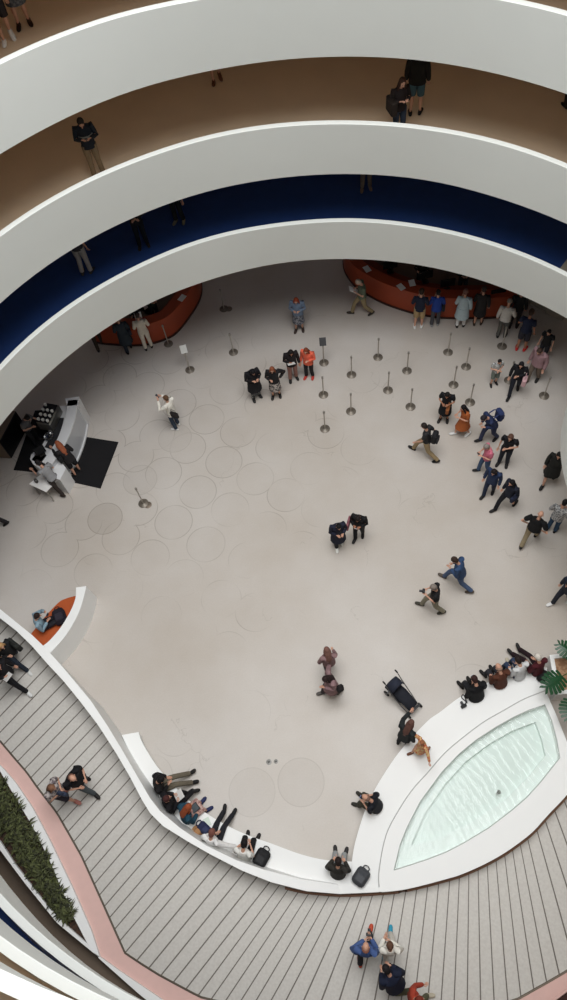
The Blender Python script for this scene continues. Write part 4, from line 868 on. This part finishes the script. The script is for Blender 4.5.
# --- seated on the curved bench
sit_at(160, 787, .9, -.35, label='black-haired person in black with khaki trousers, topmost on the curved bench', pose='sitout', top='jacket', tc=(24,22,24), bc=(106,98,84), hair='short', hc=(18,14,16), lean=8, look=30, arms=('lap','phone'))
i = sit_at(170, 805, .85, -.5, label='person in black with pale face seated second on the curved bench', pose='sitcross', top='jacket', tc=(22,20,24), bc=(26,24,28), hair='short', hc=(70,36,34), lean=4, look=10, arms=('phone','phone'), skin='l'); held(i, 'white leaflet held by the second bench sitter', 'paper', 0)
i = sit_at(187, 817, .75, -.65, label='red-haired woman in teal jacket with patterned dress seated on the curved bench', pose='sit', top='jacket', tc=(30,66,84), bot='skirt', bm_=two_tone((150,110,104),(190,160,150),18), hair='long', hc=(150,74,42), lean=8, look=35, arms=('lap','lap'), shoe=(34,42,84))
q = W(i, (0, .26, .66)); m = MB(); m.box((0, 0, 0), (.2, .28, .012), Matrix.Rotation(.15, 3, 'X'), .004); m.mi = 1; m.box((0, 0, .009), (.17, .24, .004), Matrix.Rotation(.15, 3, 'X'), .002)
o = m.build('tablet', [mat((40, 42, 46), .3), mat((86, 92, 96), .2)]); o.location = q; o.rotation_euler = (0, 0, i['rot']); tag(o, 'dark tablet on the lap of the red-haired bench sitter', 'tablet')
q = P(198, 832, .47); hat = thing('straw_hat', 'light brown straw hat lying on the bench beside the woman in white', 'hat', q)
m = MB(); m.lathe([(.17, 0), (.17, .012), (.11, .02)], n=24); m.build('brim', mat((172,130,90), .8, var=.2, scale=30), hat)
m = MB(); m.lathe([(.11, .018), (.1, .09), (.07, .12), (.02, .125)], n=24); m.build('crown', mat((160,118,80), .8, var=.2, scale=30), hat)
i = sit_at(214, 843, .35, -.9, label='brown-haired person in white shirt with long dark legs stretched from the bench', pose='sitout', top='long', tc=(228,226,224), bc=(34,34,40), hair='short', hc=(120,76,66), lean=4, look=40, arms=('elbow','side'), shoe=(26,26,28))
q = P(205, 829, .47); lying_bag(q, .9, 'navy folded jacket bag on the bench beside the person in white shirt', (34,42,72), kind='cloth_bag', sz=(.24,.36,.14))
i = sit_at(245, 857, .25, -.95, label='black-haired person in white T-shirt and black trousers, last on the curved bench', pose='sit', tc=(224,222,216), bc=(22,22,24), hair='short', hc=(20,16,18), lean=10, look=45, arms=('lap','phone'))
q = P(262, 858, .47); lying_bag(q, -.5, 'black backpack with red patch on the bench beside the last sitter', (34,34,36))
# papers on the bench
sheet(P(183, 803, .46), .7, 'white sheet lying on the bench between the second sitter and the red-haired woman', w=.26, h=.36, c=(244,244,242))
sheet(P(207, 822, .46), .5, 'small leaflet with green print on the bench beside the tablet', w=.16, h=.2, c=(214,226,214))
# --- ground ramp
def ramp_at(x, y, dx, dy, **k):
    z = zf(x+20) if x < 250 else .03; return S_(x, y, dx, dy, z=z, **k)
i = ramp_at(90, 786, .8, .5, label='balding man in black shirt and grey trousers on the ramp beside a woman', tc=(22,22,26), bc=(84,92,96), hair='fringe', hc=(120,84,70), h=1.8, fat=1.3, pose='walk', stride=.22, arms=('phone','phone'), look=30)
i = ramp_at(69, 796, .9, .2, label='light-brown-haired woman in white patterned top on the ramp near the pink border', tm=two_tone((190,180,176),(110,100,104),14), bc=(44,40,52), bot='shorts', hair='long', hc=(130,92,70), h=1.66, fat=1.15, pose='walk', stride=.22, arms=('elbow','elbow'), look=30, shoe=(170,110,100))
handbag(i, 'dark blue bag held by the woman in patterned top on the ramp', (56,64,84), side=1, dz=.2, fwd=.22, dx=.05)
i = ramp_at(22, 662, .9, .7, label='blonde woman in black jacket and white scarf on the left of the ramp', top='jacket', tc=(30,30,32), bc=(40,48,60), hair='long', hc=(180,140,96), shoe=(220,220,216), pose='walk', stride=.36, h=1.68, arms=('down','phone'), look=20)
handbag(i, 'large dark shoulder bag of the blonde woman on the ramp', (38,40,38), side=-1, dz=.2, fwd=.1, sz=(.14,.4,.34))
i = ramp_at(19, 682, .9, .6, label='person in black jacket over red top with a white leaflet at the left edge', top='jacket', tc=(26,24,28), bc=(28,28,32), hair='short', hc=(180,110,90), shoe=(224,224,222), pose='walk', stride=.4, h=1.76, arms=('down','phone'), look=30); held(i, 'white leaflet held by the person at the left edge of the ramp', 'paper')
ramp_at(-3, 640, .8, .6, label='dark figure cut off by the left edge above the blonde woman', top='jacket', tc=(34,30,34), bc=(30,30,34), hair='short', hc=(60,40,34), h=1.7)
i = ramp_at(365, 948, .05, -1, label='man in blue shirt walking up the picture with a camera on the ramp', top='long', tc=(70,92,140), bc=(44,44,50), hair='fringe', hc=(150,100,84), shoe=(190,76,50), pose='walk', stride=.3, h=1.8, fat=1.1, lean=-2, arms=('elbow','phone'), look=20); held(i, 'black camera in the hands of the man in blue shirt', 'camera', 0)
i = ramp_at(388, 948, -.1, -1, label='brown-haired woman in white jacket and turquoise shoes on the ramp', top='jacket', tc=(226,222,212), bc=(220,214,204), hair='bun', hc=(92,64,48), shoe=(50,150,180), pose='walk', stride=.3, h=1.66, lean=0, arms=('phone','elbow'), look=25)
ramp_at(393, 981, -.5, -.9, label='person in dark navy jacket bending on the ramp below the woman in white', top='jacket', tc=(26,32,52), bc=(30,30,38), hair='short', hc=(28,24,26), pose='walk', stride=.14, h=1.74, lean=24, arms=('phone','phone'), look=20, fat=1.25)
ramp_at(411, 994, .9, -.2, label='person in red top and olive trousers at the bottom edge', top='long', tc=(166,66,48), bc=(96,96,72), hair='short', hc=(120,50,36), pose='walk', stride=.34, h=1.7, shoe=(190,180,160), arms=('fwd','rear'))
# --- orange bench and coffee bar
i = sit_at(43, 627, .9, -.4, label='man in light blue shirt with phone seated on the orange bench', pose='sitcross', top='long', tc=(138,164,178), bc=(36,36,42), hair='short', hc=(40,30,28), lean=2, look=25, arms=('camera','phone')); held(i, 'phone held by the man on the orange bench', 'phone', 0)
q = P(61, 618, .47); lying_bag(q, .5, 'black backpack on the orange bench beside the man in light blue', (32,28,38), sz=(.36,.5,.24))
S_(38, 443, .9, .2, label='barista in grey shirt behind the coffee bar', tc=(98,98,100), bc=(30,30,34), hc=(30,26,26), arms=('reach','phone'), look=35, lean=12)
i = S_(78, 473, -.8, -.8, label='auburn-haired customer in black jacket and bare legs leaning on the coffee bar', top='jacket', tc=(34,32,34), bot='shorts', bc=(34,34,38), hair='long', hc=(150,84,56), arms=('reach','phone'), lean=12, look=25, h=1.66)
handbag(i, 'black bag on the shoulder of the auburn-haired customer', (26,26,28), side=-1, dz=.25, fwd=.05, sz=(.14,.34,.26))
S_(62, 492, -.75, -.5, label='dark-haired customer in grey T-shirt at the end of the coffee bar', tc=(150,150,152), bc=(52,44,40), hair='short', hc=(26,22,24), arms=('reach','phone'), lean=16, look=25, pose='walk', stride=.2, shoe=(50,36,28))
S_(2, 523, -1, .2, label='dark shoes and legs of a visitor cut off by the left edge', tc=(50,46,46), bc=(40,38,40), h=1.7, pose='walk', stride=.2)
# --- left desk visitors and staff
i = S_(149, 348, -.25, -1, label='person in cream suit with black strap at the left orange desk', top='long', tc=(222,214,198), bc=(226,218,204), hair='short', hc=(60,50,46), arms=('phone','phone'), shoe=(40,36,34)); held(i, 'grey leaflet in the hands of the person in cream', 'paper', 0)
i = S_(130, 351, -.3, -.9, label='person in dark slate clothes at the left orange desk', top='coat', tc=(46,54,62), bc=(40,46,58), hair='short', hc=(36,30,30), arms=('phone','phone'), pose='walk', stride=.16)
handbag(i, 'dark bag hanging at the side of the person in dark slate', (40,44,56), side=1, dz=0)
S_(101, 348, -.2, -.9, label='dark legs of a visitor hidden under the lower ramp at far left', top='jacket', tc=(48,44,42), bc=(60,50,42), hair='short', hc=(30,26,26), pose='walk', stride=.2)
def staff(b, n, idx, d, label, **k):
    p = b[idx]+n[idx]*d; f_ = -n[idx]; return person(label, Vector((p.x, p.y, 0)), f_, **k)
staff(db, di, 17, 1.1, 'desk clerk in black behind the right desk, leftmost of three', tc=(24,22,24), hair='short', hc=(20,16,16), arms=('phone','phone'), h=1.62, top='long', look=30)
staff(db, di, 30, 1.1, 'desk clerk in black behind the right desk, middle of three', tc=(24,24,28), hair='long', hc=(24,18,18), arms=('phone','phone'), h=1.6, top='long', look=30)
staff(db, di, 45, 1.1, 'desk clerk in black behind the right desk, rightmost of three', tc=(28,26,28), hair='short', hc=(26,20,18), arms=('phone','phone'), h=1.6, top='long', look=30)
staff(db2, di2, 30, 1.0, 'desk clerk in dark green behind the left desk', tc=(44,50,42), hair='short', hc=(26,20,18), arms=('phone','phone'), h=1.6, top='long', look=30)
staff(db2, di2, 14, 1.0, 'desk clerk in black leaning over the left desk', tc=(30,26,26), hair='short', hc=(26,20,18), arms=('reach','phone'), h=1.6, top='long', look=30, lean=14)
# --- upper ramps
def on_floor(x, y, k, dx, dy, **kw):
    p = on_ring(x, y, k, -FD); a = on_ring(x+dx*8, y+dy*8, k, -FD)-p; a.z = 0; lb = kw.pop('label'); return person(lb, p, a.normalized(), **kw)
i = on_floor(100, 177, 1, .25, .95, label='man in navy and grey sweater and khaki trousers looking at his phone on the ramp', top='long', tc=(32,38,48), bc=(128,110,86), hair='short', hc=(44,36,32), arms=('phone','phone'), look=40, h=1.68)
pm = MB(); 
for zz, w_ in ((.22, 1), ): pm.tube([i['tp']((0, .01, .2)), i['tp']((0, .01, .29))], [(.17, .135), (.19, .142)], 14, round_=False)
pm.build('chest_band', mat((150, 154, 156), .85), i['root']); held(i, 'phone held by the man in khaki trousers on the ramp', 'phone', 0)
i = on_floor(398, 139, 1, .5, .8, label='long-haired woman in black top and jeans with a big bag on the middle ramp', top='long', tc=(34,26,26), bc=(44,54,70), hair='long', hc=(60,38,28), arms=('phone','phone'), h=1.62, look=20)
handbag(i, 'large dark brown bag carried by the long-haired woman on the ramp', (36,28,24), side=1, dz=.12, fwd=.05, sz=(.16,.4,.36))
on_floor(415, 114, 1, .2, -1, label='person in black jacket and denim shorts walking away on the middle ramp', top='jacket', tc=(26,24,22), bot='shorts', bc=(64,92,104), hair='short', hc=(30,24,22), h=1.76, fat=1.1)
on_floor(217, 81, 1, .2, 1, label='bare-legged figure cut off at the knees under the upper ramp', tc=(60,44,38), bot='shorts', bc=(50,36,30), hair='short', h=1.7, shoe=(100,60,40), pose='walk', stride=.1, top='jacket')
on_floor(569, 106, 1, -.5, -1, label='dark shoes of a person at the right edge on the middle ramp', tc=(40,36,34), bc=(36,34,34), h=1.7)
on_floor(87.5, 273, 0, .3, -1, label='white-trousered figure on the blue ramp, cut off at the waist', tc=(60,60,64), bc=(176,170,160), h=1.76, shoe=(60,56,52))
on_floor(144, 246, 0, .2, 1, label='figure in dark clothes with pink face on the blue ramp', tc=(28,30,34), bc=(24,28,34), h=1.68, skin='l', hair='short', arms=('elbow','elbow'), top='long')
on_floor(180, 222, 0, -.4, 1, label='dark-trousered legs with pale shoes on the blue ramp', tc=(30,30,34), bc=(30,34,34), h=1.7, shoe=(120,116,100))
on_floor(366, 189, 0, .1, 1, label='beige-trousered legs on the blue ramp under the middle parapet', tc=(130,110,96), bc=(126,112,100), h=1.7, shoe=(120,104,96))
i = on_floor(9, 41, 2, .3, 1, label='bare-legged person in white shoes at the top left corner', tc=(60,70,70), bot='shorts', bc=(44,40,44), h=1.7, shoe=(232,230,228), pose='walk', stride=.1); handbag(i, 'dark and pink patterned bag of the person at the top left corner', (110,50,66), side=1, dz=-.05)
on_floor(25, 26, 2, .2, 1, label='person in grey patterned dress and brown boots at the top left', top='dress', tm=two_tone((70,76,84),(110,112,116),20), bot='skirt', bm_=two_tone((70,76,84),(110,112,116),20), h=1.7, shoe=(44,28,20))

# ------------------------------------------------------------------ stroller
q = P(402, 699, 0); fdir = direc(402, 699, .7, .7); st = thing('stroller', 'black folding baby stroller standing above the woman in black jacket', 'stroller', q, math.atan2(-fdir.x, fdir.y))
FAB = mat((32, 34, 42), .8, var=.2); FR = mat((96, 98, 102), .35, .8)
m = MB(); m.tube([(0, -.3, .42), (0, -.05, .45), (0, .2, .4), (0, .42, .3)], [(.19, .1), (.2, .09), (.19, .08), (.17, .05)], 12); m.build('seat', FAB, st)
m = MB(); rs = []
for k in range(9):
    a = R(-20+k*14); rs.append([Vector((.23*math.cos(R(180*j/8)), -.18-.34*math.sin(a)*1.0, .55+.34*math.cos(a)*.8)) if False else Vector((.23*math.cos(R(180*j/8)), -.2-.3*math.cos(a), .55+.36*math.sin(R(180*j/8))*math.sin(a+.35))) for j in range(9)])
m.rings(rs, closed=False); o = m.build('canopy', mat((40, 44, 58), .8, var=.2), st); sd_ = o.modifiers.new('t', 'SOLIDIFY'); sd_.thickness = .015
for sx in (-1, 1):
    m = MB(); m.tube([(.25*sx, -.5, .98), (.25*sx, -.33, .75), (.24*sx, .1, .35), (.2*sx, .5, .1)], [.014]*4, 6); m.build('frame_rail', FR, st)
    m = MB(); m.tube([(.25*sx, -.3, .7), (.26*sx, -.4, .1)], [.012]*2, 6); m.build('frame_strut', FR, st)
    m = MB(); m.tube([(.25*sx, -.5, .98), (.25*sx, -.58, 1.0)], [.024]*2, 8); m.build('handle_grip', BLACK, st)
    for yy, r_ in ((-.42, .1), (.5, .085)):
        m = MB(); m.tube([(.24*sx-.02, yy, r_), (.24*sx+.02, yy, r_)], [r_, r_], 18, ref=(0, 1, 0), round_=False); w_ = m.build('wheel', BLACK, st)
        m = MB(); m.tube([(.24*sx-.026, yy, r_), (.24*sx+.026, yy, r_)], [r_*.4, r_*.4], 12, ref=(0, 1, 0), round_=False); m.build('hub', FR, w_)
m = MB(); m.tube([(-.24, -.42, .12), (.24, -.42, .12)], [.012]*2, 6); m.build('axle', FR, st)
m = MB(); m.box((0, -.12, .2), (.36, .42, .14), r=.05); m.build('basket', BLACK, st)
m = MB(); m.tube([(-.19, .5, .32), (.19, .5, .32)], [.035, .035], 8); m.build('footrest', FR, st)

st.scale = (.9, .9, .9)
# ------------------------------------------------------------------ light
def area(name, loc, size, energy, color, rot=(0, 0, 0), shape='DISK', sy=None):
    l = bpy.data.lights.new(name, 'AREA'); l.shape = shape; l.size = size; l.energy = energy; l.color = color
    if sy: l.size_y = sy
    o = bpy.data.objects.new(name, l); COL.objects.link(o); o.location = loc; o.rotation_euler = rot; return o
area('skylight', (CX, CY, 30), 17, 6500, (.985, .995, 1.0))
w = bpy.data.worlds.new('world'); SC.world = w; w.use_nodes = True
w.node_tree.nodes['Background'].inputs[0].default_value = (.95, .97, 1, 1); w.node_tree.nodes['Background'].inputs[1].default_value = .45
